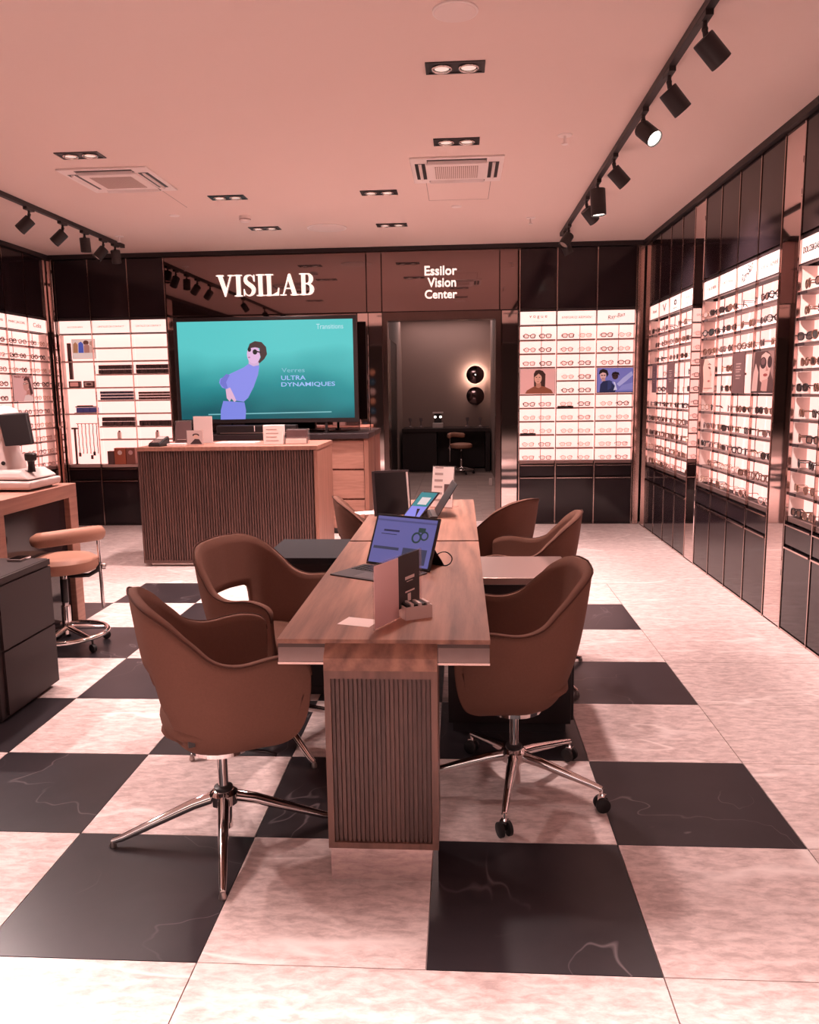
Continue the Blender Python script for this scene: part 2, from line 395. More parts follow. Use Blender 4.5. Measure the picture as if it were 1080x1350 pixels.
# ------------------------------------------------------------------ display cabinets
ZT, PIT = 2.15, .145
def zsh(k): return ZT-PIT*k
def bay(label, loc, rz, cols, shelfmat, heads, rods=True, skip_shelf=(), plates=True):
    Wd = sum(cols); t = thing('display_cabinet', label, 'cabinet', loc, rz, 'lit eyewear display cabinets')
    f = MB().box(0, .165, 0, Wd, .19, 2.95).box(0, .02, 2.298, Wd, .165, 2.325).box(0, .03, .665, Wd, .165, .70).box(0, .02, 0, Wd, .165, .018)
    f.build('carcass', M_dark, t)
    for xx in (0, Wd-.008): MB().box(xx, .014, .70, xx+.008, .115, 2.15).build('end_cheek', M_cheek, t)
    x = 0; proto = {}
    edges = [0]
    for c in cols: edges.append(edges[-1]+c)
    mu = MB().box(-.0045, -.003, 0, .0045, .014, 2.95).build('mullion', M_bronze, t)
    for i, e in enumerate(edges):
        if i == 0: mu.location = (e+.009, 0, 0)
        elif i == len(edges)-1: inst(mu, t, (e-.009, 0, 0))
        else: inst(mu, t, (e, 0, 0))
    for i, c in enumerate(cols):
        a, b = edges[i]+.011, edges[i+1]-.011
        if i == 0: a += .008
        if i == len(cols)-1: b -= .008
        MB().box(a, .002, 2.33, b, .02, 2.945).build('upper_panel', M_panel, t)
        hp = MB().box(a, .006, 2.162, b, .05, 2.296).build('header_panel', M_head, t)
        MB().box(a, .0, 2.15, b, .03, 2.160).build('header_rail', M_dark, t)
        MB().box(a-.01, .105, .702, b+.01, .12, 2.148).build('light_panel', M_light, t)
        if heads and i < len(heads) and heads[i]:
            for (s, wd, ht, zz, mm, kw) in heads[i]:
                text(s, .05, mm, ((a+b)/2+kw.get('dx', 0), .0045, 2.23+zz), hp, width=wd*(b-a), height=ht, rot=(R(90), kw.get('tilt', 0), 0), bold=kw.get('bold', 0), sp=kw.get('sp', 1.), shear=kw.get('shear', 0.), ext=.0008)
        for k in range(1, 11):
            if (i, k) in skip_shelf: continue
            key = (round(b-a, 4), k == 10)
            if key not in proto:
                th = .016 if k < 10 else .03
                sb = MB().m(0).box(0, .012, -th, b-a, .103, 0)
                if plates and k < 10: sb.m(1).box(.004, .008, -th-.001, .09, .0118, .001)
                proto[key] = sb.build('shelf', [shelfmat, M_dark], t); proto[key].location = (a, 0, zsh(k))
            else: inst(proto[key], t, (a, 0, zsh(k)))
        if rods:
            MB().tube([(a+.62*(b-a), .096, .705), (a+.62*(b-a), .096, 2.148)], .0035, 6).build('locking_rod', M_rod, t)
        d = MB().box(a, .002, .535, b, .02, .655).build('drawer', M_panel, t)
        MB().box(a+.005, -.010, .648, b-.005, .002, .656).build('handle', M_bronze, d)
        d = MB().box(a, .002, .022, b, .02, .520).build('door', M_panel, t)
        MB().box(a+.005, -.010, .509, b-.005, .002, .519).build('handle', M_bronze, d)
    return t, edges
SER = dict(bold=.0006)
def H1(s, wd, ht=None, zz=0., m=None, **k): return (s, wd, ht, zz, m or M_ink_soft, k)
cab_br, ed_br = bay('lit display cabinet on the back wall right of the passage, with two posters', (.622, YB, 0), 0, [.405, .42, .415], M_shelf,
    [[H1('vogue', .5, .035, .008, M_ink, sp=1.5), H1('eyewear', .34, .010, -.038, sp=1.3)], [H1('EMPORIO ARMANI', .78, .026, 0, sp=1.1)], [H1('Ray-Ban', .48, .055, 0, M_ink, shear=.35, tilt=R(-12))]],
    skip_shelf=((0, 4), (2, 4)), plates=False)
cab_bl, ed_bl = bay('lit display cabinet on the back wall left of the screen, holding care products and cases', (-4.463, YB, 0), 0, [.385, .44, .42], M_shelf_pale,
    [[H1('ACCESSOIRES', .5, .016)], [H1('LENTILLES DE CONTACT', .72, .018)], [H1('LENTILLES DE CONTACT', .72, .018)]],
    rods=False, skip_shelf=[(0, k) for k in (1, 3, 5, 7, 8, 9)]+[(1, 9), (2, 9)], plates=False)
cab_r1, ed_r1 = bay('lit eyewear cabinet at the far end of the right wall', (XR, 8.60, 0), R(-90), [.3925]*4, M_shelf_dk,
    [[H1('Persol', .4, .03)], [H1('V', .35, .07, 0, M_ink_soft)], [H1('O', .25, .05, .01, M_ink, bold=.003), H1('VERSACE', .4, .014, -.04)], [H1('swing', .45, .035, .01, M_ink_soft, shear=.4), H1('EYEWEAR', .35, .012, -.04)]], skip_shelf=((0, 5), (2, 5)))
cab_r2, ed_r2 = bay('lit eyewear cabinet in the middle of the right wall, with two portrait posters', (XR, 6.755, 0), R(-90), [.395]*4, M_shelf_dk,
    [[H1('DOLCE VITA', .62, .022)], [H1('OCCHIALI', .6, .022)], [H1('Ray-Ban', .62, .085, 0, M_ink, shear=.5, tilt=R(-22))], [H1('GIORGIO ARMANI', .82, .032, 0)]],
    skip_shelf=((0, 4), (2, 4), (3, 4)))
cab_r3, ed_r3 = bay('lit eyewear cabinet on the right wall nearest the camera, full of sunglasses', (XR, 4.905, 0), R(-90), [.39]*4, M_shelf_dk,
    [[H1('DOLCE&GABBANA', .86, .036, 0, M_ink, bold=.0008)], [H1('DOLCE&GABBANA', .86, .036, 0, M_ink, bold=.0008)], None, None])
cab_r4, _ = bay('lit eyewear cabinet on the right wall beside the shopfront, out of the picture', (XR, 3.06, 0), R(-90), [.39]*4, M_shelf, None)
cab_l1, ed_l1 = bay('lit eyewear cabinet at the far end of the left wall', (XL, 7.14, 0), R(90), [.40, .41, .405, .40], M_shelf,
    [None, [H1('MARC JACOBS', .8, .03)], [H1('MARC JACOBS', .8, .03)], [H1('Celia', .45, .045, 0, M_ink_soft)]], skip_shelf=((2, 4),))
cab_l2, _ = bay('lit eyewear cabinet on the left wall nearer the shopfront, out of the picture', (XL, 5.25, 0), R(90), [.40, .41, .40, .40], M_shelf, None)

# ------------------------------------------------------------------ eyewear
FR = {'black': mat('black_frame', (.014, .010, .011), .3), 'tortoise': mat('tortoise_frame', (.115, .045, .028), .3, noise=.5, nscale=60),
      'gold': mat('gold_wire_frame', (.55, .36, .24), .25, metal=1.), 'rose': mat('rose_clear_frame', (.50, .27, .24), .3), 'grey': mat('grey_frame', (.16, .11, .11), .35)}
def eye_pts(shape, w, h, n=14):
    P = []
    for k in range(n):
        t = 2*math.pi*k/n; c, s_ = math.cos(t), math.sin(t)
        e = {'round': 1.0, 'square': .55, 'cat': .75, 'pilot': .85}[shape]
        x = math.copysign(abs(c)**e, c)*w/2; z = math.copysign(abs(s_)**e, s_)*h/2
        if shape == 'cat' and z > 0: z += x*.18
        if shape == 'pilot' and z < 0: x *= 1-.25*abs(z)/(h/2)
        P.append((x, z))
    return P
def glasses_proto(frame, shape, lens, parts):
    fm = FR[frame]; thick = .0042 if frame in ('black', 'tortoise') else .0021
    if frame in ('rose', 'grey'): thick = .0033
    h = {'round': .043, 'square': .040, 'cat': .041, 'pilot': .047}[shape]; w_ = .050
    fr = MB()
    for s in (-1, 1):
        pts = [(s*.034+s*x, 0, .030+z) for x, z in eye_pts(shape, w_, h)]
        fr.tube(pts, thick, 5, closed=True)
    fr.tube([(-.010, 0, .036), (0, -.002, .039), (.010, 0, .036)], thick*.9, 5)
    def temple(s):
        return MB().tube([(s*.060, .001, .040), (s*.0665, .006, .0405), (s*.066, .045, .040), (s*.063, .066, .038), (s*.058, .078, .024)], thick*.85, 5)
    def lensmb(s):
        b = MB(); b.poly([(s*.034+s*x*.96, .030+z*.96) for x, z in eye_pts(shape, w_, h)], -.0008, .0016); return b
    if parts:
        root = bpy.data.objects.new('sunglasses' if lens else 'eyeglasses', None); root.empty_display_size = .05; COL.objects.link(root)
        fr.build('frame', fm, root, smooth=True)
        for s in (-1, 1):
            temple(s).build('temple', fm, root, smooth=True)
            lensmb(s).build('lens', lens or M_lens_clear, root)
        return root
    b = MB(); b.m(0)
    for q in (fr, temple(-1), temple(1)): b.add(q.v, q.f)
    b.m(1)
    for s in (-1, 1):
        q = lensmb(s); b.add(q.v, q.f)
    return b.build('sunglasses' if lens else 'eyeglasses', [fm, lens or M_lens_clear], smooth=30)
LOOK = {'black': 'black', 'tortoise': 'tortoiseshell', 'gold': 'gold wire', 'rose': 'pale rose', 'grey': 'grey'}
SHP = {'round': 'round', 'square': 'square', 'cat': 'cat-eye', 'pilot': 'pilot-shaped'}
ORD = ['', 'first', 'second', 'third', 'fourth', 'fifth', 'sixth', 'seventh', 'eighth', 'ninth', 'tenth']
protos = {}
def put_glasses(cabn, edges, where, i, k, side, npos, frame, shape, lens, parts, x, y, yaw):
    key = (frame, shape, lens.name if lens else '', parts)
    first = key not in protos
    if first: protos[key] = glasses_proto(frame, shape, lens, parts)
    o = protos[key] if first else copy_tree(protos[key])
    rz = cabn.rotation_euler.z
    p = cabn.location + Matrix.Rotation(rz, 3, 'Z') @ Vector((x, y, zsh(k)+.0065))
    o.location = p; o.rotation_euler = (0, 0, rz+yaw)
    kind = 'sunglasses' if lens else 'glasses'
    tag(o, '%s %s %s, %s, %s shelf, %s column, %s' % (LOOK[frame], SHP[shape], kind, side, ORD[k], ORD[i+1], where), 'sunglasses' if lens else 'eyeglasses', 'eyewear on the display shelves')
def fill(cabn, edges, where, cols, skip, style, parts, yawmax, prob=1., n=2):
    for i in cols:
        a, b = edges[i]+.012, edges[i+1]-.012
        for k in range(1, 11):
            if (i, k) in skip: continue
            xs = [a+(b-a)*.27, a+(b-a)*.74] if n == 2 else [a+(b-a)*.5]
            for q, x in enumerate(xs):
                if random.random() > prob: continue
                fr, sh, ln = style(i, k)
                put_glasses(cabn, edges, where, i, k, ('left pair', 'right pair')[q], n, fr, sh, ln, parts, x+random.uniform(-.008, .008), .016+.002*random.random(), random.uniform(-yawmax, yawmax))
def st_opt(i, k):
    fr = ['black', 'gold', 'grey', 'tortoise'] if k < 7 else ['gold', 'rose', 'gold', 'grey']
    if i == 0 and k < 7: fr = ['black', 'grey', 'gold']
    return random.choice(fr), random.choice(['round', 'square', 'square', 'cat']), None
def st_mix(i, k):
    if k > 8: return random.choice(['gold', 'rose', 'tortoise']), random.choice(['round', 'square', 'pilot']), random.choice([None, M_lens_mid])
    return random.choice(['black', 'tortoise', 'grey', 'gold']), random.choice(['square', 'round', 'cat']), random.choice([M_lens_dark, M_lens_mid, None])
def st_sun(i, k):
    if k > 8: return random.choice(['gold', 'black']), random.choice(['pilot', 'square']), M_lens_mid
    return random.choice(['black', 'black', 'tortoise']), random.choice(['square', 'cat', 'round', 'pilot']), random.choice([M_lens_dark, M_lens_dark, M_lens_mid])
fill(cab_br, ed_br, 'back wall cabinet', (0, 1, 2), {(0, 4), (0, 5), (2, 4), (2, 5)}, st_opt, False, .05)
fill(cab_r1, ed_r1, 'far right-wall cabinet', (0, 1, 2, 3), {(0, 4), (0, 5), (2, 4), (2, 5)}, st_mix, False, .35, .85)
fill(cab_r2, ed_r2, 'middle right-wall cabinet', (0, 1, 2, 3), {(0, 4), (0, 5), (2, 4), (2, 5), (3, 4), (3, 5)}, st_mix, True, .4, .9)
fill(cab_r3, ed_r3, 'nearest right-wall cabinet', (0, 1, 2), set(), st_sun, True, .35, 1.)
fill(cab_l1, ed_l1, 'left-wall cabinet', (1, 2, 3), {(2, 4), (2, 5)}, st_opt, False, .15, .95)

# ------------------------------------------------------------------ posters and price cards
def ink(rgb): return mat('print_%d_%d_%d' % rgb, tuple(.45*c for c in s2l(*rgb)), .6, spec=.2, emit=s2l(*rgb), es=.62)   # light-box print; cards and carton have the glow painted into their colour
def poster(cabn, x0, x1, z0, z1, label, layers, y=-.002, name='poster', em=None):
    """layers: list of (rgb, shape) in 0..1 coordinates; shape = list of points or ('e', cx, cz, rx, rz, rot)"""
    w_, h_ = x1-x0, z1-z0; cols = []; b = MB(); b.m(0).box(0, 0, 0, w_, .006, h_); cols.append(M_dark)
    for n, (rgb, sh) in enumerate(layers):
        mm = ink(rgb)
        if mm not in cols: cols.append(mm)
        b.m(cols.index(mm)); yy = -.0005*(n+1)
        if sh[0] == 'e': b.ell(sh[1]*w_, sh[2]*h_, sh[3]*w_, sh[4]*h_, yy, 18, sh[5] if len(sh) > 5 else 0., .0004)
        else: b.poly([(px*w_, pz*h_) for px, pz in sh], yy, .0004)
    o = b.build(name, cols)
    rz = cabn.rotation_euler.z
    o.location = cabn.location + Matrix.Rotation(rz, 3, 'Z') @ Vector((x0, y, z0)); o.rotation_euler = (0, 0, rz)
    return tag(o, label, 'poster', 'posters in the display cabinets')
FULL = [(.01, .01), (.99, .01), (.99, .99), (.01, .99)]
poster(cab_br, ed_br[0]+.016, ed_br[1]-.010, zsh(5)+.004, zsh(3)-.02, 'poster of a long-haired person in a rust jumper on a pink ground', [
    ((240, 172, 165), FULL), ((70, 42, 38), [(.40, .25), (.39, .80), (.44, .93), (.54, .96), (.64, .92), (.72, .78), (.71, .28), (.64, .24), (.5, .3)]),
    ((150, 82, 62), [(.14, .0), (.2, .14), (.36, .27), (.44, .31), (.62, .31), (.72, .27), (.88, .16), (.95, .0)]),
    ((196, 128, 108), [(.46, .26), (.45, .44), (.59, .44), (.6, .28), (.53, .22)]), ((226, 160, 140), ('e', .51, .62, .105, .21)),
    ((70, 42, 38), [(.40, .66), (.42, .86), (.54, .90), (.52, .80)]), ((70, 42, 38), [(.54, .90), (.62, .84), (.66, .6), (.6, .72), (.52, .82)]),
    ((60, 36, 34), ('e', .465, .66, .022, .014)), ((60, 36, 34), ('e', .555, .66, .022, .014)), ((170, 90, 84), ('e', .51, .49, .03, .014)), ((206, 140, 120), [(.505, .64), (.495, .56), (.525, .56)]),
    ((120, 62, 48), [(.36, .24), (.5, .20), (.66, .24), (.5, .225)])])
poster(cab_br, ed_br[2]+.010, ed_br[3]-.018, zsh(5)+.004, zsh(3)-.02, 'blue poster of two people in dark clothes, one behind the other', [
    ((128, 124, 196), FULL), ((184, 178, 226), [(.55, .35), (.72, .6), (.95, .85), (.99, .7), (.8, .45), (.62, .25)]), ((150, 146, 210), [(.6, .1), (.99, .12), (.99, .4), (.7, .3)]),
    ((46, 50, 84), [(.08, .0), (.10, .34), (.18, .47), (.36, .50), (.44, .36), (.54, .2), (.5, .0)]), ((58, 64, 110), [(.30, .5), (.42, .46), (.40, .2), (.3, .1)]),
    ((232, 178, 172), ('e', .17, .70, .085, .17)), ((208, 150, 146), [(.13, .46), (.14, .6), (.22, .6), (.24, .48)]), ((44, 30, 32), [(.05, .74), (.08, .9), (.17, .96), (.28, .9), (.32, .74), (.27, .62), (.25, .78), (.16, .82), (.09, .76)]),
    ((40, 28, 32), ('e', .14, .70, .03, .02)), ((40, 28, 32), ('e', .21, .70, .03, .02)), ((170, 96, 100), ('e', .165, .585, .025, .012)),
    ((70, 44, 46), ('e', .50, .66, .085, .13)), ((36, 24, 28), [(.40, .68), (.42, .8), (.5, .84), (.6, .8), (.62, .68), (.56, .74), (.46, .74)]), ((28, 20, 26), ('e', .46, .68, .03, .022)), ((28, 20, 26), ('e', .54, .68, .03, .022)),
    ((222, 216, 240), [(.44, .44), (.50, .42), (.56, .12), (.46, .1), (.5, .28)]), ((30, 24, 34), [(.01, .01), (.99, .01), (.99, .03), (.01, .03)])])
def banner(cabn, x0, x1, label, mm):
    b = MB().m(0).box(0, 0, 0, x1-x0, .006, .28); b.m(1)
    for q, zz in enumerate((.20, .18, .16, .145, .12, .10)):
        b.box((x1-x0)*.28, -.0008, zz, (x1-x0)*(.72-.1*(q % 2)), .0, zz+.006)
    o = b.build('information_panel', [mm, M_ink_soft]); rz = cabn.rotation_euler.z
    o.location = cabn.location + Matrix.Rotation(rz, 3, 'Z') @ Vector((x0, -.002, zsh(5)+.002)); o.rotation_euler = (0, 0, rz)
    tag(o, label, 'sign')
M_ban = mat('banner_dark', s2l(92, 66, 66), .5)
banner(cab_r1, ed_r1[0]+.2, ed_r1[1]-.02, 'narrow dark panel with pale lines of text, first column of the far right-wall cabinet', M_ban)
banner(cab_r1, ed_r1[2]+.02, ed_r1[2]+.26, 'wide dark panel with pale lines of text, third column of the far right-wall cabinet', M_ban)
banner(cab_r2, ed_r2[2]+.012, ed_r2[2]+.25, 'dark text panel beside the large sunglasses portrait in the middle right-wall cabinet', M_ban)
poster(cab_r2, ed_r2[0]+.016, ed_r2[1]-.008, zsh(5)+.004, zsh(3)-.02, 'pale pink close-up poster of half a face, first column of the middle right-wall cabinet', [
    ((236, 186, 176), FULL), ((96, 56, 52), [(.01, .01), (.22, .01), (.26, .35), (.2, .75), (.3, .99), (.01, .99)]), ((226, 164, 150), [(.24, .05), (.5, .02), (.78, .14), (.8, .45), (.7, .8), (.5, .99), (.3, .99), (.2, .75), (.26, .35)]),
    ((110, 62, 58), ('e', .66, .72, .09, .03, -.2)), ((86, 46, 44), [(.5, .82), (.66, .85), (.8, .80), (.66, .82)]), ((176, 88, 84), ('e', .64, .34, .08, .03)), ((206, 140, 126), [(.74, .66), (.84, .5), (.72, .47)]), ((150, 78, 72), [(.3, .12), (.9, .12), (.9, .14), (.3, .14)])])
poster(cab_r2, ed_r2[3]+.010, ed_r2[4]-.018, zsh(5)+.004, zsh(3)-.02, 'large brown portrait poster of a woman in big round sunglasses', [
    ((150, 108, 102), FULL), ((84, 54, 52), [(.01, .01), (.99, .01), (.99, .3), (.8, .62), (.86, .9), (.7, .99), (.12, .99), (.06, .6)]), ((206, 156, 146), [(.40, .30), (.36, .62), (.44, .9), (.62, .97), (.82, .9), (.88, .66), (.82, .42), (.66, .24), (.54, .22)]),
    ((186, 132, 124), [(.46, .06), (.5, .3), (.78, .34), (.74, .02)]), ((60, 38, 40), ('e', .53, .72, .15, .14)), ((60, 38, 40), ('e', .83, .73, .10, .14)), ((108, 72, 72), ('e', .53, .75, .10, .08)),
    ((146, 62, 60), ('e', .66, .43, .10, .035)), ((176, 118, 112), [(.70, .66), (.80, .53), (.67, .52)]), ((196, 150, 142), [(.03, .02), (.10, .5), (.2, .72), (.34, .5), (.3, .05)]), ((60, 40, 40), [(.01, .0), (.99, .0), (.99, .045), (.01, .045)])])
poster(cab_l1, ed_l1[2]+.012, ed_l1[3]-.012, zsh(5)+.004, zsh(3)-.02, 'pink poster of a woman in profile wearing glasses, left-wall cabinet', [
    ((232, 170, 166), FULL), ((226, 158, 152), [(.5, .01), (.56, .3), (.9, .28), (.99, .01)]), ((74, 44, 44), [(.58, .72), (.56, .86), (.68, .96), (.84, .92), (.9, .7), (.98, .3), (.86, .22), (.8, .5), (.72, .74)]),
    ((214, 146, 134), [(.56, .78), (.50, .62), (.53, .46), (.64, .38), (.78, .5), (.8, .7), (.72, .82)]), ((196, 126, 116), [(.64, .2), (.66, .4), (.82, .46), (.84, .24)]), ((62, 38, 40), ('e', .585, .68, .06, .04)), ((232, 190, 180), ('e', .585, .68, .045, .028)), ((62, 38, 40), [(.64, .68), (.8, .70), (.8, .685), (.64, .665)]),
    ((238, 200, 194), [(.46, .0), (.56, .22), (.74, .26), (.96, .16), (.98, .0)])])
_pp = bpy.data.objects[[o.name for o in bpy.data.objects if o.get('label', '').startswith('pink poster of a woman')][0]]
_t = text('MARC JACOBS', .03, mat('poster_title', s2l(205, 140, 138), .6), (0, 0, 0), _pp, width=.32, height=.028)
_t.location = (.19, -.007, .245); _t.rotation_euler = (R(90), 0, 0)
def price_card(cabn, x, k, label):
    o = MB().hexa([(0, 0, 0), (.085, 0, 0), (.085, .004, 0), (0, .004, 0)], [(0, .02, .075), (.085, .02, .075), (.085, .024, .075), (0, .024, .075)]).build('price_card', M_paper)
    rz = cabn.rotation_euler.z
    o.location = cabn.location + Matrix.Rotation(rz, 3, 'Z') @ Vector((x, .02, zsh(k)+.0005)); o.rotation_euler = (0, 0, rz)
    tag(o, label, 'card')
def name_plate(i, k, x):
    o = MB().box(0, -.006, 0, .17, .004, .032).build('name_plate', M_dark); o.location = (cab_br.location.x+x, YB, zsh(k)-.016)
    return tag(o, 'small dark name plate on the %s column of the back wall cabinet' % ORD[i+1], 'sign')
name_plate(1, 6, ed_br[1]+.015); name_plate(0, 8, ed_br[0]+.02)

# ------------------------------------------------------------------ wall lettering
def ribbon(b, pts, wd, y, d):
    L_, R_ = [], []
    for i, (x, z) in enumerate(pts):
        x0, z0 = pts[max(0, i-1)]; x1, z1 = pts[min(len(pts)-1, i+1)]
        dx, dz = x1-x0, z1-z0; l = math.hypot(dx, dz) or 1; nx, nz = -dz/l, dx/l; ww = wd[i]/2
        L_.append((x+nx*ww, z+nz*ww)); R_.append((x-nx*ww, z-nz*ww))
    for i in range(len(pts)-1): b.poly([L_[i], R_[i], R_[i+1], L_[i+1]], y, d)
def glyph(ch):
    P, Rb = [], []
    if ch == 'I': P = [[(.11, 0), (.31, 0), (.31, 1), (.11, 1)], [(0, 0), (.42, 0), (.42, .045), (0, .045)], [(0, .955), (.42, .955), (.42, 1), (0, 1)]]; wd = .42
    if ch == 'L': P = [[(.11, 0), (.31, 0), (.31, 1), (.11, 1)], [(0, 0), (.72, 0), (.72, .045), (0, .045)], [(0, .955), (.44, .955), (.44, 1), (0, 1)], [(.40, .04), (.72, .04), (.75, .36), (.715, .36), (.66, .16)]]; wd = .76
    if ch == 'V': P = [[(.08, 1), (.30, 1), (.56, .24), (.47, 0), (.44, 0)], [(.44, 0), (.47, 0), (.82, 1), (.77, 1), (.44, .08)], [(0, .955), (.40, .955), (.40, 1), (0, 1)], [(.64, .955), (.93, .955), (.93, 1), (.64, 1)]]; wd = .93
    if ch == 'A': P = [[(.48, 1), (.56, 1), (.90, 0), (.67, 0), (.42, .80)], [(.48, 1), (.44, .92), (.13, 0), (.175, 0), (.5, .92)], [(.24, .30), (.70, .30), (.70, .345), (.24, .345)], [(0, 0), (.32, 0), (.32, .045), (0, .045)], [(.56, 0), (1.0, 0), (1.0, .045), (.56, .045)]]; wd = 1.0
    if ch == 'B':
        P = [[(.11, 0), (.31, 0), (.31, 1), (.11, 1)], [(0, 0), (.42, 0), (.42, .045), (0, .045)], [(0, .955), (.42, .955), (.42, 1), (0, 1)], [(.3, .505), (.44, .505), (.44, .55), (.3, .55)]]
        for cz, rz_, rx, x0 in ((.7525, .225, .26, .42), (.264, .242, .31, .42)):
            pts, ws = [], []
            for k in range(13):
                t = math.pi*(k/12-.5); pts.append((x0+rx*math.cos(t)*.8, cz+rz_*math.sin(t))); ws.append(.045+.165*math.cos(t)**1.5)
            Rb.append((pts, ws))
        wd = .80
    if ch == 'S':
        ctrl = [(.60, .70), (.57, .86), (.44, .965), (.30, .965), (.17, .90), (.135, .77), (.19, .65), (.33, .55), (.47, .45), (.56, .33), (.53, .16), (.40, .045), (.25, .035), (.10, .14), (.05, .31)]
        ws = [.03, .045, .05, .06, .12, .165, .20, .21, .21, .19, .15, .07, .05, .045, .03]
        pts, w2 = [], []
        for i in range(len(ctrl)-1):
            p0 = ctrl[max(0, i-1)]; p1 = ctrl[i]; p2 = ctrl[i+1]; p3 = ctrl[min(len(ctrl)-1, i+2)]
            for q in range(4):
                t = q/4; f = lambda a, b_, c, d_: .5*((2*b_)+(-a+c)*t+(2*a-5*b_+4*c-d_)*t*t+(-a+3*b_-3*c+d_)*t**3)
                pts.append((f(p0[0], p1[0], p2[0], p3[0]), f(p0[1], p1[1], p2[1], p3[1]))); w2.append(ws[i]*(1-t)+ws[i+1]*t)
        Rb.append((pts, w2)); P = [[(.585, .68), (.62, .68), (.62, .99), (.59, .99)], [(.035, .02), (.065, .02), (.065, .34), (.035, .34)]]; wd = .68
    return P, Rb, wd
sg = thing('wall_sign', 'large white serif shop lettering on the dark mirror above the screen', 'sign', (-2.105, YB-.002, 2.52))
HT = .225; adv = []; tot = 0
for ch in 'VISILAB':
    adv.append(tot); tot += glyph(ch)[2]+.05
kx = 1.07/(tot-.05)
for ch, a in zip('VISILAB', adv):
    P, Rb, wd = glyph(ch); b = MB()
    tr = lambda p: (-.535+(a+p[0])*kx, p[1]*HT)
    for pl in P: b.poly([tr(p) for p in pl], -.028, .026)
    for pts, ws in Rb: ribbon(b, [tr(p) for p in pts], [x*(kx+HT)/2 for x in ws], -.028, .026)
    b.build('letter', M_letter, sg)
sg2 = thing('wall_sign', 'white three-line lettering on the mirror above the passage', 'sign', (-.208, YB-.002, 2.44))
for s, zz, wd, dx in (('Essilor', .302, .345, 0), ('Vision', .180, .305, .01), ('Center', .058, .345, 0)):
    text(s, .12, M_letter, (dx, -.012, zz), sg2, width=wd, height=.098 if s != 'Center' else .092, bold=.0022, ext=.008)

# ------------------------------------------------------------------ screen
TVX, TVY = -2.036, 8.42
tv = thing('television', 'large flat screen showing a teal advertisement, on the back counter', 'screen', (TVX, TVY, 1.055))
b = MB().box(-.965, 0, .11, .965, .045, 1.207); o = b.build('bezel', M_blackpl, tv); bevel(o, .004, 2)
def teal():
    m = mat('screen_teal', (.01, .02, .02), .25, spec=.3); nt = m.node_tree; N = nt.nodes; L = nt.links; p = pr(m)
    tc = N.new('ShaderNodeTexCoord'); sp = N.new('ShaderNodeSeparateXYZ'); L.new(tc.outputs['Generated'], sp.inputs[0])
    nz = N.new('ShaderNodeTexNoise'); nz.inputs['Scale'].default_value = 1.7; nz.inputs['Detail'].default_value = 2; L.new(tc.outputs['Generated'], nz.inputs['Vector'])
    a = N.new('ShaderNodeMath'); a.operation = 'MULTIPLY_ADD'; a.inputs[1].default_value = .5; L.new(nz.outputs['Fac'], a.inputs[0]); L.new(sp.outputs['Z'], a.inputs[2])
    # darker swirl low on the right of the advertisement
    vx = N.new('ShaderNodeVectorMath'); vx.operation = 'DISTANCE'; vx.inputs[1].default_value = (.93, .5, .22); L.new(tc.outputs['Generated'], vx.inputs[0])
    mr = N.new('ShaderNodeMapRange'); mr.inputs[1].default_value = .05; mr.inputs[2].default_value = .42; L.new(vx.outputs['Value'], mr.inputs[0])
    vy = N.new('ShaderNodeVectorMath'); vy.operation = 'DISTANCE'; vy.inputs[1].default_value = (.0, .5, 0.); L.new(tc.outputs['Generated'], vy.inputs[0])
    mr2 = N.new('ShaderNodeMapRange'); mr2.inputs[1].default_value = .05; mr2.inputs[2].default_value = .28; L.new(vy.outputs['Value'], mr2.inputs[0])
    q = N.new('ShaderNodeMath'); q.operation = 'MULTIPLY'; L.new(mr.outputs[0], q.inputs[0]); L.new(mr2.outputs[0], q.inputs[1])
    cr = N.new('ShaderNodeValToRGB'); e = cr.color_ramp.elements; e[0].position = .30; e[0].color = (*s2l(14, 88, 98), 1); e[1].position = .95; e[1].color = (*s2l(92, 200, 200), 1)
    e2 = e.new(.6); e2.color = (*s2l(40, 140, 146), 1); L.new(a.outputs[0], cr.inputs[0])
    mx = N.new('ShaderNodeMix'); mx.data_type = 'RGBA'; mx.inputs[6].default_value = (*s2l(26, 48, 54), 1); L.new(q.outputs[0], mx.inputs[0]); L.new(cr.outputs[0], mx.inputs[7])
    L.new(mx.outputs[2], p.inputs['Emission Color']); p.inputs['Emission Strength'].default_value = 1.
    return m
scr = MB().box(-.925, -.0015, .155, .925, .0, 1.168).build('screen', teal(), tv)
def tvp(px, py): return (-.925+1.85*(px-30)/990, 1.168-1.013*(py-58)/552)   # px measured on the 1080x648 crop
def tvpoly(name, rgb, pts, y, k=1.): return MB().poly([tvp(*p) for p in pts], y, .0005).build(name, glow('screen_%d_%d_%d' % rgb, rgb, k), scr)
def tvell(name, rgb, cx, cy, rx, ry, y, rot=0.):
    c = tvp(cx, cy); return MB().ell(c[0], c[1], rx*1.85/990, ry*1.013/552, y, 20, rot, .0005).build(name, glow('screen_%d_%d_%d' % rgb, rgb), scr)
tvpoly('picture_line', (120, 190, 196), [(185, 579), (890, 572), (890, 578), (185, 585)], -.0025)
tvpoly('picture_trousers', (124, 134, 226), [(275, 505), (396, 515), (403, 560), (398, 611), (255, 612), (258, 560)], -.003)
tvpoly('picture_torso', (138, 142, 232), [(430, 297), (490, 310), (480, 360), (452, 430), (418, 490), (392, 512), (350, 505), (330, 470), (300, 440), (272, 430), (256, 402), (262, 380), (330, 348), (400, 318)], -.0036)
tvpoly('picture_arm', (112, 116, 206), [(300, 352), (318, 360), (296, 400), (304, 432), (286, 436), (262, 408), (266, 384)], -.0042)
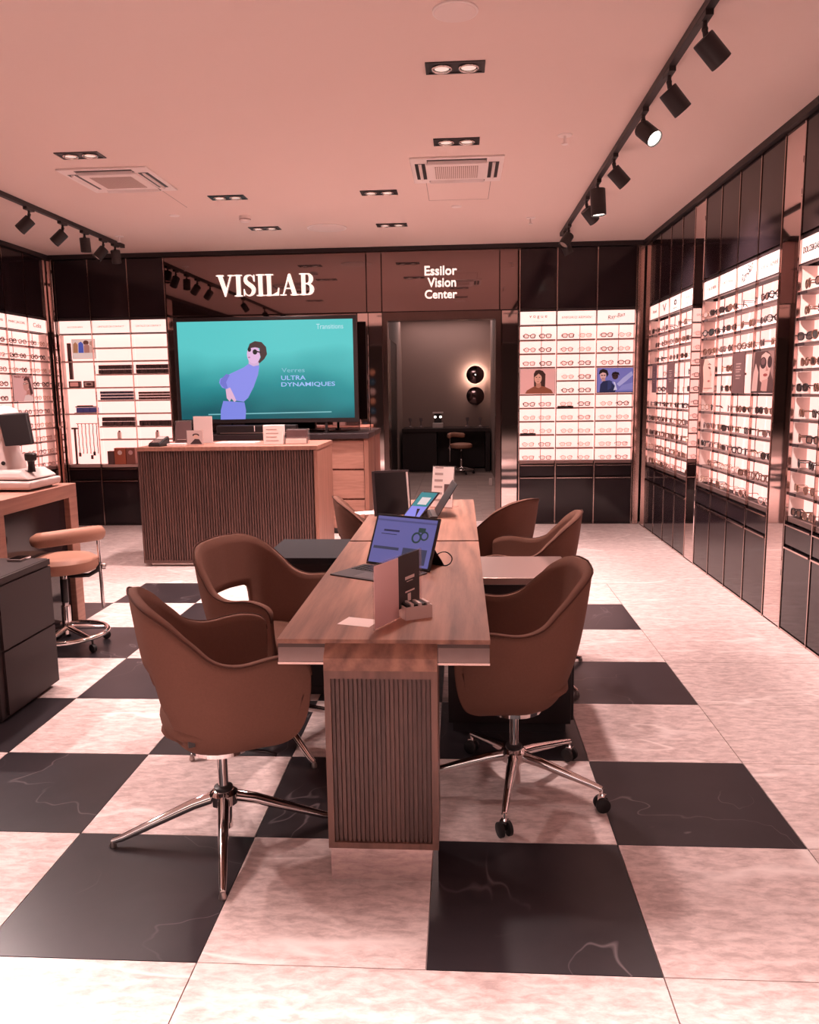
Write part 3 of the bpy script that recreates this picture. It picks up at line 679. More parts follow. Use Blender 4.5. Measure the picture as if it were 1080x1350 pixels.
tvpoly('picture_hand', (226, 178, 208), [(292, 440), (318, 430), (336, 470), (350, 505), (338, 512), (322, 492), (312, 510), (296, 490)], -.0046)
tvpoly('picture_neck', (214, 172, 212), [(430, 270), (486, 276), (488, 306), (456, 312), (430, 298)], -.0042)
tvell('picture_face', (226, 182, 222), 460, 246, 38, 52, -.0048)
tvpoly('picture_hair', (66, 44, 44), [(428, 214), (440, 186), (470, 172), (508, 178), (532, 206), (536, 246), (520, 272), (492, 296), (484, 288), (500, 262), (494, 240), (496, 212), (470, 206), (446, 210)], -.0054)
tvell('picture_sunglasses', (24, 18, 24), 437, 218, 10, 13, -.006); tvell('picture_sunglasses', (24, 18, 24), 468, 232, 13, 15, -.006)
tvpoly('picture_sunglasses', (24, 18, 24), [(478, 226), (504, 232), (504, 238), (478, 234)], -.006)
tvell('picture_mouth', (180, 116, 160), 434, 262, 7, 4, -.0056)
def tvt(s, cx, cy, wd, ht, rgb, **k):
    c = tvp(cx, cy); text(s, .05, glow('screen_t%d_%d_%d' % rgb, rgb), (c[0], -.0035, c[1]), scr, width=wd*1.85/990, height=ht*1.013/552, ext=.0006, **k)
tvt('Transitions', 893, 97, 150, 28, (190, 226, 236)); tvt('Verres', 680, 337, 130, 24, (130, 190, 210))
tvt('ULTRA', 680, 380, 138, 25, (160, 190, 246), bold=.0006); tvt('DYNAMIQUES', 762, 419, 304, 28, (160, 190, 246), bold=.0006)
for x in (-.62, .62): MB().box(x-.02, -.06, 0, x+.02, .12, .012).box(x-.012, .005, .012, x+.012, .035, .112).build('foot', M_blackpl, tv)

# ------------------------------------------------------------------ back counter and front counter
bc = thing('back_counter', 'wooden drawer counter under the screen against the back wall', 'counter', (-1.93, 8.5, 0))
o = MB().box(-2.9, 8.26, .06, -1.39, 8.83, 1.0).build('carcass', M_oak, bc, world=True)
MB().box(-2.9, 8.32, 0, -.97, 8.8, .06).build('plinth', M_dark, bc, world=True)
MB().box(-1.39, 8.28, .06, -.965, 8.83, 1.0).build('drawer_housing', M_oak, bc, world=True)
MB().box(-1.0, 8.24, .0, -.955, 8.83, 1.0).build('end_panel', M_oak, bc, world=True)
o = MB().box(-2.92, 8.22, 1.0, -.945, 8.84, 1.055).build('worktop', M_dark, bc, world=True); bevel(o)
for k in range(3):
    MB().box(-1.385, 8.258, .07+k*.31, -1.005, 8.28, .36+k*.31).build('drawer', M_oak_h, bc, world=True)
fc = thing('front_counter', 'tall reception counter clad in ribbed dark walnut', 'counter', (-1.975, 7.05, 0))
MB().box(-2.735, 6.70, .035, -1.235, 7.44, .995).build('carcass', M_wood_v, fc, world=True)
b = MB(); nsl = 66; pw = (2.73-1.24)/nsl
for k in range(nsl): b.box(-2.735+k*pw+.002, 6.678, .055, -2.735+(k+1)*pw-.005, 6.70, 1.0)
o = b.build('ribbed_front', M_rib2, fc, world=True); o['kind'] = 'stuff'
MB().box(-2.75, 6.67, .03, -2.735, 7.45, 1.0).box(-2.735, 6.67, .03, -1.235, 6.70, .055).build('frame', M_rib2, fc, world=True)
MB().box(-1.235, 6.668, .03, -1.205, 7.45, 1.0).build('end_panel', M_oak, fc, world=True)
o = MB().box(-2.755, 6.662, 1.0, -1.2, 7.455, 1.035).build('worktop', M_oak, fc, world=True); bevel(o, .003)
MB().box(-2.70, 6.72, 0, -1.25, 7.40, .03).build('plinth', M_steel, fc, world=True)

# items on the front counter
def boxthing(name, label, cat, x, y, z, sx, sy, sz, m, bev=.003, rz=0., group=None):
    o = MB().box(-sx/2, -sy/2, 0, sx/2, sy/2, sz).build(name, m); o.location = (x, y, z); o.rotation_euler = (0, 0, rz)
    if bev: bevel(o, bev)
    return tag(o, label, cat, group)
ZC = 1.0352
t = thing('card_terminal', 'black card terminal at the left end of the front counter', 'card terminal', (-2.60, 6.80, ZC), R(-12))
b = MB().hexa([(-.06, -.09, 0), (.06, -.09, 0), (.055, .08, 0), (-.055, .08, 0)], [(-.055, -.085, .03), (.055, -.085, .03), (.05, .075, .085), (-.05, .075, .085)])
bevel(b.build('body', M_blackpl, t), .008)
MB().hexa([(-.038, .0, .058), (.038, .0, .058), (.036, .055, .078), (-.036, .055, .078)], [(-.038, .0, .062), (.038, .0, .062), (.036, .055, .082), (-.036, .055, .082)]).build('display', mat('terminal_display', (.45, .36, .34), .3), t)
b = MB()
for r in range(3):
    for q in range(3): b.box(-.035+q*.026, -.07+r*.02, .033+r*.0065, -.015+q*.026, -.056+r*.02, .043+r*.0065)
b.build('keypad', M_ink_soft, t)
t = thing('leaflet_stand', 'dark leaflet in a small stand behind the card terminal', 'leaflet', (-2.47, 7.02, ZC))
MB().hexa([(-.075, 0, 0), (.075, 0, 0), (.075, .006, 0), (-.075, .006, 0)], [(-.075, .04, .21), (.075, .04, .21), (.075, .046, .21), (-.075, .046, .21)]).box(-.075, 0, 0, .075, .09, .004).build('holder', M_acryl, t)
lf = MB().hexa([(-.07, -.003, .01), (.07, -.003, .01), (.07, -.001, .01), (-.07, -.001, .01)], [(-.07, .034, .2), (.07, .034, .2), (.07, .036, .2), (-.07, .036, .2)]).build('leaflet', M_ban, t)
b = MB()
for q in range(5): b.box(-.05, -.006+.19*0+.0375*q*.55, .04+q*.02, .03-.01*(q % 2), -.004+.0375*q*.55+.002, .046+q*.02)
b.build('printed_lines', M_ink_soft, lf)
boxthing('paper_pad', 'small white notepad beside the card terminal', 'notepad', -2.46, 6.84, ZC, .15, .09, .02, M_paper, .001)
def photo_card(x, y, z0, label, w_, h_, m1):
    t = thing('photo_card', label, 'card', (x, y, z0))
    MB().box(-w_/2, 0, 0, w_/2, .008, h_).box(-w_/2, 0, 0, w_/2, .06, .006).build('holder', M_acryl, t)
    pr_ = MB().box(-w_/2+.006, -.002, .008, w_/2-.006, -.0002, h_-.006).build('print', m1, t)
    MB().m(0).ell(.01, h_*.56, w_*.16, h_*.13, -.003, 14).m(1).ell(.01, h_*.66, w_*.2, h_*.11, -.0026, 14).m(1).poly([(-w_*.3, .012), (w_*.42, .012), (w_*.25, h_*.4), (-.0, h_*.42)], -.0034).build('printed_figure', [ink((206, 148, 132)), ink((70, 46, 46))], pr_)
photo_card(-2.30, 6.84, ZC, 'portrait photo card in a clear holder on the front counter', .15, .135, ink((196, 150, 142)))
boxthing('portrait_card', 'second portrait card standing on the rear half of the front counter', 'card', -2.34, 7.2, ZC, .17, .02, .24, ink((214, 170, 162)), .002)
t = thing('printed_box', 'white printed carton on the front counter right of the dark device', 'box', (-1.625, 6.93, ZC))
bevel(MB().box(-.085, -.05, 0, .085, .05, .165).build('carton', M_paper, t), .002)
b = MB()
for q in range(4): b.box(-.06, -.0512, .03+q*.032, .05-.015*(q % 2), -.0502, .036+q*.032)
b.build('printed_lines', M_ink_soft, t)
t = thing('acrylic_tray', 'clear tray of dark leaflets at the right end of the counter', 'tray', (-1.43, 6.96, ZC))
MB().box(-.1, -.06, 0, .1, .06, .004).box(-.1, -.06, .004, .1, -.056, .06).box(-.1, .056, .004, .1, .06, .13).box(-.1, -.056, .004, -.096, .056, .06).box(.096, -.056, .004, .1, .056, .06).build('tray', M_acryl, t)
MB().box(-.088, -.03, .0045, .088, .045, .12).build('leaflets', M_ban, t); MB().box(-.088, -.052, .0045, .088, -.034, .045).build('cards', M_paper, t)
t = thing('printer', 'wide black printer on the back counter under the screen', 'printer', (-2.12, 8.30, 1.0552))
bevel(MB().box(-.42, -.06, 0, .42, .06, .095).build('body', M_blackpl, t), .01)
MB().box(-.02, -.0615, .03, -.012, -.0602, .09).build('label_strip', M_paper, t); MB().box(-.38, -.064, .01, .38, -.06, .02).build('paper_slot', M_steel, t)
boxthing('paper_stack', 'flat stack of pale papers on the front counter before the printer', 'papers', -2.0, 7.1, ZC, .36, .24, .012, M_paper, .001)

# ------------------------------------------------------------------ consultation tables
def table(y0, y1, label, legfront):
    t = thing('consultation_table', label, 'table', (-.235, (y0+y1)/2, 0), 0, 'long walnut consultation tables')
    o = MB().box(-.55, y0, .733, .083, y1, .747).build('tabletop', M_wood, t, world=True); bevel(o, .0015)
    MB().box(-.547, y0+.003, .7215, .080, y1-.003, .7328).build('underlay', M_edge, t, world=True)
    MB().box(-.548, y0+.004, .676, .081, y0+.026, .7215).build('mirrored_fascia', M_fascia, t, world=True)
    MB().box(-.34, y0+.026, .695, -.13, y1-.004, .7215).build('under_beam', M_dark, t, world=True)
    for z in (.668, .7216): pass
    MB().box(-.549, y0+.001, .669, .082, y0+.027, .6758).build('edge_strip', M_bronze, t, world=True)
    if not legfront: MB().box(-.548, y0-.028, .700, .081, y0, .738).build('gap_shade_strip', M_dark, t, world=True)  # dark strip added to fill the gap between the tables with shade
    ys = [(y0-.04, y0+.14)] if legfront else [(y1-.2, y1-.02)]
    for a, b_ in ys:
        lg = MB().box(-.405, a+.02, .105, -.072, b_, .664).build('leg_panel', M_wood_v, t, world=True)
        MB().hexa([(-.405, a, .664), (-.072, a, .664), (-.072, y0, .664), (-.405, y0, .664)], [(-.405, a, .702), (-.072, a, .702), (-.072, y0, .735), (-.405, y0, .735)]).build('leg_cap', M_wood, lg, world=True) if legfront else None
        fm = MB().box(-.405, a, .105, -.386, a+.02, .664).box(-.091, a, .105, -.072, a+.02, .664).box(-.386, a, .105, -.091, a+.02, .124).box(-.386, a, .640, -.091, a+.02, .664)
        fm.build('leg_frame', M_wood_v, lg, world=True)
        b = MB(); n = 22; pw = .295/n
        for k in range(n): b.box(-.386+k*pw+.0012, a+.008, .124, -.386+(k+1)*pw-.0032, a+.0198, .640)
        o = b.build('ribs', M_rib, lg, world=True); o['kind'] = 'stuff'
        MB().box(-.400, a+.006, .0, -.074, b_-.002, .105).build('mirrored_plinth', M_mirror, t, world=True)
    return t
table(2.275, 3.845, 'nearest walnut table with a ribbed leg and mirrored plinth', True)
table(3.875, 5.37, 'far walnut table end to end with the nearest one', False)

def pedestal(x0, x1, y0, y1, z, label, topm):
    t = thing('pedestal_cabinet', label, 'cabinet', ((x0+x1)/2, (y0+y1)/2, 0), 0, 'low cabinets beside the tables')
    bevel(MB().box(x0, y0, .045, x1, y1, z-.03).build('body', M_cabblack, t, world=True), .003)
    MB().box(x0+.02, y0+.02, 0, x1-.02, y1-.02, .045).build('plinth', M_dark, t, world=True)
    bevel(MB().box(x0-.004, y0-.004, z-.03, x1+.004, y1+.004, z).build('top', topm, t, world=True), .003)
    s = 1 if x1 > 0 else -1; xe = x1 if s > 0 else x0
    for q in range(2): MB().box(xe, y0+.012, .06+q*.275, xe+s*.012, y1-.012, .06+q*.275+.265).build('drawer', M_cabblack, t, world=True)
    return t
pedestal(-.06, .465, 3.315, 3.755, .69, 'low black cabinet with satin metal top right of the nearest table', M_cabmetal)
pedestal(-.955, -.47, 3.73, 4.22, .69, 'low cabinet with matte black top left of the tables', M_cabtop)

# ------------------------------------------------------------------ armchairs
def crom(P, n):
    out = []
    for i in range(len(P)-1):
        p0 = Vector(P[max(0, i-1)]); p1 = Vector(P[i]); p2 = Vector(P[i+1]); p3 = Vector(P[min(len(P)-1, i+2)])
        if i == 0: p0 = p1*2-p2
        for q in range(n):
            t = q/n; out.append(.5*((2*p1)+(p2-p0)*t+(2*p0-5*p1+4*p2-p3)*t*t+(-p0+3*p1-3*p2+p3)*t**3))
    out.append(Vector(P[-1])); return out
RIM = [(0, .168, .362), (.13, .178, .368), (.212, .208, .42), (.255, .230, .53), (.272, .236, .61), (.277, .215, .662), (.279, .13, .680), (.279, .02, .668), (.272, -.06, .690), (.256, -.12, .745), (.226, -.185, .805), (.145, -.245, .85), (0, -.262, .862)]
half = crom(RIM, 4)
rim = half + [Vector((-p.x, p.y, p.z)) for p in half[-2:0:-1]]
def shell_mesh():
    b = MB(); N_ = len(rim); Mt = 12
    for i, r in enumerate(rim):
        back = max(0., min(1., (-r.y-.03)/.20)); side = 1-back
        k = .80*back+.985*side
        if r.z < .5: k = .96
        B = Vector((r.x*.34, r.y*.34, .334)); C = Vector((r.x*k, r.y*k, .338+.010*side))
        for j in range(Mt+1):
            t = j/Mt; b.v.append(tuple(B*(1-t)**2 + C*2*t*(1-t) + r*t*t))
    for i in range(N_):
        n = (i+1) % N_
        for j in range(Mt):
            xm = (b.v[i*(Mt+1)+j][0]+b.v[n*(Mt+1)+j][0])/2; ym = b.v[i*(Mt+1)+j][1]
            if ym < -.07 and abs(xm) < .118 and 4 <= j <= 8: continue
            b.face([i*(Mt+1)+j, n*(Mt+1)+j, n*(Mt+1)+j+1, i*(Mt+1)+j+1])
    c = len(b.v); b.v.append((0, 0, .333))
    for i in range(N_): b.face([c, ((i+1) % N_)*(Mt+1), i*(Mt+1)])
    return b
def chair(castors, label, group='tan tub armchairs around the tables'):
    t = thing('armchair', label, 'chair', group=group)
    sh = shell_mesh().build('shell', M_fabric, t, smooth=True)
    bm = bmesh.new(); bm.from_mesh(sh.data); bmesh.ops.recalc_face_normals(bm, faces=bm.faces); 
    ref = max(bm.faces, key=lambda f: f.calc_center_median().x)
    if ref.normal.x < 0: bmesh.ops.reverse_faces(bm, faces=bm.faces)
    bm.to_mesh(sh.data); bm.free()
    so = sh.modifiers.new('solid', 'SOLIDIFY'); so.thickness = .030; so.offset = -1; so.edge_crease_outer = .95; so.edge_crease_inner = .8
    ss = sh.modifiers.new('sub', 'SUBSURF'); ss.levels = 1; ss.render_levels = 1
    MB().tube([tuple(p) for p in rim if p.z > .60], .0030, 6).build('piping', M_piping, t, smooth=True)
    cu = MB()
    def sup(sc, z, n=28):
        P = []
        for k in range(n):
            a = 2*math.pi*k/n; c, s_ = math.cos(a), math.sin(a)
            P.append((math.copysign(abs(c)**.7, c)*.205*sc, -.03+math.copysign(abs(s_)**.7, s_)*.155*sc, z))
        return P
    rings = [sup(.66, .395), sup(.88, .408), sup(1., .428), sup(.985, .447), sup(.92, .462), sup(.6, .471), sup(.2, .473)]
    n = 28
    for r_ in rings: cu.v += r_
    for i in range(len(rings)-1):
        for k in range(n): cu.face([i*n+k, i*n+(k+1) % n, (i+1)*n+(k+1) % n, (i+1)*n+k])
    cu.face(list(range(n))[::-1]); cu.face([(len(rings)-1)*n+k for k in range(n)])
    cu.build('seat', M_fabric, t, smooth=True)
    MB().sphere((0, -.070, .402), .118, 20, 10, (.95, 1.0, .36)).build('seat_pan', M_fabric, t, smooth=True)
    # small dark maker's tag low on the right side
    MB().box(.166, -.130, .405, .178, -.110, .433).build('tag', M_blackpl, t)
    MB().lathe([(.10, .312), (.10, .326), (.07, .335)], 20).lathe([(.017, .15), (.017, .315)], 16).build('column', M_chrome, t, smooth=40)
    MB().tube([(.05, .06, .312), (.09, .13, .304), (.10, .16, .290)], .006, 8).build('lever', M_blackpl, t, smooth=True)
    hub = MB().lathe([(.026, .028), (.027, .11), (.046, .115), (.048, .150), (.036, .160), (.030, .163)], 20).build('hub', M_chrome, t, smooth=40)
    MB().lathe([(.031, .1625), (.031, .172), (.022, .176)], 18).build('collar', M_blackpl, hub, smooth=40)
    nl = 5 if castors else 4; rad = .335 if castors else .362
    for k in range(nl):
        a = 2*math.pi*k/nl + (0 if castors else R(45)); c, s_ = math.cos(a), math.sin(a)
        z1 = .080 if castors else .020
        P = [(.03*c, .03*s_, .136), (.10*c, .10*s_, .136-(.136-z1)*.16), ((rad-.03)*c, (rad-.03)*s_, z1+.007), (rad*c, rad*s_, z1)]
        lg = MB().tube(P, [.021, .019, .0125, .010], 10).build('leg', M_chrome, t, smooth=40)
        if castors:
            MB().tube([(rad*c, rad*s_, .083), (rad*c, rad*s_, .05)], .006, 8).box(rad*c-.012, rad*s_-.012, .03, rad*c+.012, rad*s_+.012, .06).build('castor_fork', M_chrome, lg)
            d = Vector((-s_, c, 0)) if k % 2 else Vector((math.cos(a+.6), math.sin(a+.6), 0))
            p = Vector((rad*c, rad*s_, .0265)); ax = Vector((-d.y, d.x, 0))
            w_ = MB()
            for s in (-1, 1): w_.lathe([(.018, -.008), (.026, -.006), (.026, .005), (.016, .009)], 18, p+ax*.016*s, ax*s)
            w_.build('castor_wheel', M_rubber, lg, smooth=40)
        else:
            MB().lathe([(.011, 0), (.012, .006), (.007, .022)], 12, (rad*c, rad*s_, 0)).build('glide', M_steel, lg, smooth=40)
    return t
def place(o, x, y, rz): o.location = (x, y, 0); o.rotation_euler = (0, 0, R(rz)); return o
def base_turn(o, deg):
    rot = Matrix.Rotation(R(deg), 4, 'Z')
    for ch in kids(o):
        if ch.name.split('.')[0] in ('hub', 'leg'): ch.rotation_euler = (0, 0, R(deg))
cg = chair(False, 'tan tub armchair on a four-star chrome base, nearest the camera left of the table')
cc = chair(True, 'tan tub armchair on castors, nearest the camera right of the table')
g2 = copy_tree(cg); g2['label'] = 'tan tub armchair turned towards the camera, second one on the left of the table'
g3 = copy_tree(cg); g3['label'] = 'tan tub armchair at the far left, between the reception counter and far table'
g5 = copy_tree(cg); g5['label'] = 'tan tub armchair seen from behind, farthest on the right of the tables'
g4 = copy_tree(cg); g4['label'] = 'tan tub armchair seen side-on beyond the satin-topped cabinet'
place(cg, -.80, 2.48, -62); base_turn(cg, 32)
place(cc, .19, 2.83, 94); base_turn(cc, -121)
place(g2, -.82, 3.25, -115); base_turn(g2, 20)
place(g3, -.50, 4.70, -76)
place(g4, .35, 4.07, 80)
place(g5, .16, 4.64, 54)

# ------------------------------------------------------------------ instrument desk, drawers and stools on the left
ds = thing('instrument_desk', 'tall oak frame desk at the left carrying a white eye instrument', 'desk', (-3.0, 4.2, 0))
bevel(MB().box(-3.6, 3.98, .848, -2.43, 4.9, .93).build('desktop', M_oak_h, ds, world=True), .003)
bevel(MB().box(-3.6, 4.80, 0, -2.43, 4.9, .848).build('end_panel', M_oak_h, ds, world=True), .003)
bevel(MB().box(-3.6, 3.98, 0, -2.43, 4.08, .848).build('end_panel', M_oak_h, ds, world=True), .003)
MB().box(-2.49, 4.08, .0, -2.465, 4.8, .848).build('side_panel', M_panel, ds, world=True)
fp = thing('filing_pedestal', 'dark drawer pedestal at the left edge, before the instrument desk', 'cabinet', (-2.35, 3.58, 0))
bevel(MB().box(-2.62, 3.33, .02, -2.078, 3.835, .668).build('carcass', M_drawer, fp, world=True), .004)
MB().box(-2.60, 3.36, 0, -2.10, 3.81, .02).build('plinth', M_dark, fp, world=True)
for z0, z1 in ((.03, .325), (.335, .628), (.638, .665)):
    MB().box(-2.078, 3.375, z0, -2.066, 3.832, z1).build('drawer', M_drawer, fp, world=True)
t = boxthing('metal_tray', 'small bright metal tray lying on the dark drawer pedestal', 'tray', -2.20, 3.79, .6685, .07, .10, .012, M_chrome, .003)
def stool(label):
    t = thing('stool', label, 'stool', group=None)
    o = MB().lathe([(.15, .458), (.185, .465), (.203, .49), (.20, .525), (.17, .545), (.09, .553), (.001, .555)], 32).build('seat', M_vinyl, t, smooth=50)
    MB().box(-.11, -.06, .44, .11, .06, .458).build('seat_plate', M_blackpl, t)
    MB().lathe([(.026, .08), (.026, .25), (.019, .252), (.019, .445)], 18).build('column', M_chrome, t, smooth=40)
    MB().lathe([(.0195, .27), (.0215, .275), (.0215, .40), (.0195, .41)], 16).build('column_cover', M_blackpl, t, smooth=40)
    P = []
    for k in range(15):
        a = R(-128+k*128/14); P.append((.215*math.cos(a), .215*math.sin(a), .672+.02*math.sin(math.pi*k/14)))
    br = MB().tube(P, [.026]+[.038]*13+[.03], 12, flat=1.15).build('arm_rest', M_vinyl, t, smooth=True)
    for e in (P[0], P[-1]): pass
    MB().tube([(.205, -.02, .65), (.208, -.02, .22)], .011, 10).build('back_rod', M_chrome, t, smooth=40)
    MB().tube([(.03, -.02, .43), (.14, -.02, .425), (.19, -.02, .45), (.205, -.02, .50)], .013, 10).build('bracket', M_blackpl, t, smooth=True)
    MB().lathe([(.008, 0), (.018, .004), (.018, .02), (.008, .024)], 12, (.215, -.02, .47), (1, 0, 0)).build('knob', M_chrome, t, smooth=40)
    ring = [(.225*math.cos(2*math.pi*k/40), .225*math.sin(2*math.pi*k/40), .085) for k in range(40)]
    MB().tube(ring, .014, 10, closed=True).build('foot_ring', M_chrome, t, smooth=True)
    for k in range(5):
        a = R(20+72*k); c, s_ = math.cos(a), math.sin(a)
        lg = MB().tube([(.02*c, .02*s_, .115), (.225*c, .225*s_, .075)], [.017, .012], 10).build('leg', M_chrome, t, smooth=40)
        MB().lathe([(.012, -.014), (.024, -.010), (.024, .010), (.012, .014)], 16, (.225*c, .225*s_, .0245), (-s_, c, 0)).cyl((.225*c, .225*s_, .045), (.225*c, .225*s_, .075), .006, 8).build('castor', M_rubber, lg, smooth=40)
    return t
s1 = stool('round tan stool with curved arm rest beside the tall oak desk'); s1.location = (-2.335, 4.47, 0); s1.rotation_euler = (0, 0, R(24))
# white eye instrument
ei = thing('eye_instrument', 'white ophthalmic instrument with a tilted black monitor on the oak desk', 'instrument', (-2.70, 4.62, .9302), R(0))
b = MB().hexa([(-.30, -.20, 0.012), (.235, -.20, 0.012), (.235, .16, 0.012), (-.30, .16, 0.012)], [(-.30, -.20, .07), (.245, -.20, .06), (.245, .16, .06), (-.30, .16, .07)])
bevel(b.build('base', M_white, ei), .015, 3)
b = MB().hexa([(-.30, -.19, .071), (.235, -.19, .066), (.235, .15, .066), (-.30, .15, .071)], [(-.30, -.17, .125), (.17, -.16, .12), (.17, .12, .12), (-.30, .13, .125)])
bevel(b.build('sliding_table', M_white, ei), .02, 3)
MB().box(-.2, -.15, 0, .2, .12, .012).build('feet', M_blackpl, ei)
b = MB().lathe([(.13, .12), (.125, .17), (.10, .23), (.095, .30), (.12, .36), (.125, .42), (.10, .47), (.05, .49)], 20, (-.03, 0, 0))
b.build('measuring_head', M_white, ei, smooth=50)
MB().lathe([(.022, .11), (.018, .15), (.020, .17), (.032, .18), (.034, .215), (.020, .222)], 16, (.20, -.10, -.002)).build('joystick', M_blackpl, ei, smooth=40)
mo = MB().hexa([(.085, -.16, .26), (.25, -.16, .27), (.25, -.13, .275), (.085, -.13, .265)], [(.02, -.10, .44), (.195, -.10, .45), (.195, -.07, .455), (.02, -.07, .445)])
bevel(mo.build('monitor', M_blackpl, ei), .006)
MB().lathe([(.012, 0), (.012, .004)], 12, (.035, -.105, .16), (.3, -1, 0)).build('sensor', M_blackpl, ei)

# ------------------------------------------------------------------ things on the tables
ZTB = .7472
lp = thing('tablet_laptop', 'open tablet laptop with a bluish page on the nearest table', 'laptop', (-.405, 3.315, ZTB), R(-31))
bevel(MB().box(0, -.235, 0, .32, -.012, .006).build('keyboard', mat('keyboard_grey', (.055, .04, .042), .6), lp), .002)
b = MB()
for r in range(5):
    for q in range(13): b.box(.014+q*.0225, -.115+r*.0185, .006, .033+q*.0225, -.100+r*.0185, .0078)
o = b.build('keys', M_blackpl, lp); o['kind'] = 'stuff'
MB().box(.105, -.222, .006, .215, -.135, .0066).build('touchpad', mat('touchpad', (.075, .055, .057), .5), lp)
ta = R(24); ty, tz = math.sin(ta), math.cos(ta)
def scr_pt(x, h, d): return (x, h*ty+d*tz, .006+h*tz-d*ty)
def slab(b, x0, x1, h0, h1, d0, d1):
    return b.hexa([scr_pt(x0, h0, d0), scr_pt(x1, h0, d0), scr_pt(x1, h0, d1), scr_pt(x0, h0, d1)], [scr_pt(x0, h1, d0), scr_pt(x1, h1, d0), scr_pt(x1, h1, d1), scr_pt(x0, h1, d1)])
bevel(slab(MB(), 0, .32, 0, .222, 0, .009).build('tablet', M_blackpl, lp), .002)
sc_ = slab(MB(), .01, .31, .010, .212, -.0008, 0).build('screen', glow('laptop_screen', (98, 94, 152)), lp)
slab(MB(), .01, .31, .192, .2, -.0012, -.0008).build('page_bar', glow('laptop_bar', (78, 76, 124)), sc_)
b = slab(MB(), .055, .135, .148, .156, -.0012, -.0008); slab(b, .045, .125, .135, .138, -.0012, -.0008); b.build('page_title', glow('laptop_ink', (42, 40, 70)), sc_)
b = slab(MB(), .02, .15, .07, .082, -.0012, -.0008); slab(b, .17, .29, .02, .085, -.0012, -.0008); b.build('page_blocks', glow('laptop_block', (60, 60, 84)), sc_)
b = MB()
def ring2(b, cx, ch, r0, r1, n=16):
    for k in range(n):
        a0, a1 = 2*math.pi*k/n, 2*math.pi*(k+1)/n
        q = [scr_pt(cx+r*math.cos(a), ch+r*math.sin(a), -.0016) for r, a in ((r0, a0), (r1, a0), (r1, a1), (r0, a1))]
        q2 = [scr_pt(cx+r*math.cos(a), ch+r*math.sin(a), -.0009) for r, a in ((r0, a0), (r1, a0), (r1, a1), (r0, a1))]
        b.hexa(q, q2)
ring2(b, .225, .132, .016, .024); ring2(b, .262, .142, .013, .020); slab(b, .228, .262, .155, .175, -.0016, -.0009)
b.build('page_picture', glow('laptop_pic', (40, 58, 60)), sc_)
MB().hexa([(.04, .010, .08), (.28, .010, .08), (.28, .014, .08), (.04, .014, .08)], [(.04, .03, .08), (.28, .03, .08), (.28, .034, .08), (.04, .034, .08)])
b = MB().hexa([scr_pt(.03, .12, .010), scr_pt(.29, .12, .010), scr_pt(.29, .12, .013), scr_pt(.03, .12, .013)], [(.03, .158, .001), (.29, .158, .001), (.29, .162, .001), (.03, .162, .001)])
b.build('kickstand', M_blackpl, lp)
cb = MB(); P = [(-.11, 3.235, .80), (-.085, 3.235, .815), (-.060, 3.25, .812), (-.040, 3.26, .79), (-.045, 3.27, .765), (-.065, 3.28, .7505), (-.10, 3.30, .7500), (-.14, 3.33, .7500)]
cb.tube(crom(P, 4), .0026, 6); tag(cb.build('cable', M_blackpl, None, smooth=True), 'thin black charging cable looping behind the open tablet laptop', 'cable')
# sign holder: clear frame with pink sheet and black leaflet, plus small box
sh_ = thing('sign_holder', 'clear upright sign holder with pink sheet and dark leaflet on the nearest table', 'sign', (-.265, 2.36, ZTB), R(64))
MB().box(0, .004, 0, .30, .006, .205).box(0, 0, 0, .30, .004, .003).box(.286, 0, 0, .30, .004, .205).build('clear_frame', M_acryl, sh_)
pk = MB().box(.004, .0012, .004, .148, .0028, .200).build('pink_sheet', M_pink, sh_)
bl = MB().box(.150, .0012, .03, .285, .0028, .203).build('dark_leaflet', mat('leaflet_black', (.030, .022, .024), .45), sh_)
b = MB().box(.19, .0004, .118, .25, .0011, .128).box(.20, .0004, .11, .24, .0011, .112).box(.19, .0004, .075, .25, .0011, .080).box(.205, .0004, .045, .225, .0011, .07); b.build('printed_lines', M_paper, bl)
bxx = thing('card_box', 'small clear box of black and white cards beside the pink sign holder', 'box', (-.150, 2.52, ZTB), R(28)); bxx.scale = (.85, .85, .85)
MB().box(-.055, -.035, 0, .055, .035, .003).box(-.055, -.035, .003, .055, -.032, .05).box(-.055, .032, .003, .055, .035, .05).box(-.055, -.032, .003, -.052, .032, .05).box(.052, -.032, .003, .055, .032, .05).build('box', mat('frosted_box', (.72, .55, .51), .3), bxx)
for k in range(6): MB().box(-.048+k*.0165, -.03, .0035, -.036+k*.0165, .03, .056+.004*(k % 2)).build('card', M_paper if k % 2 else M_blackpl, bxx)
o = MB().box(-.055, -.042, 0, .055, .042, .0006).build('paper_card', M_paper); o.location = (-.327, 2.455, ZTB); o.rotation_euler = (0, 0, R(-18)); tag(o, 'white paper card lying flat beside the pink sign holder', 'card')
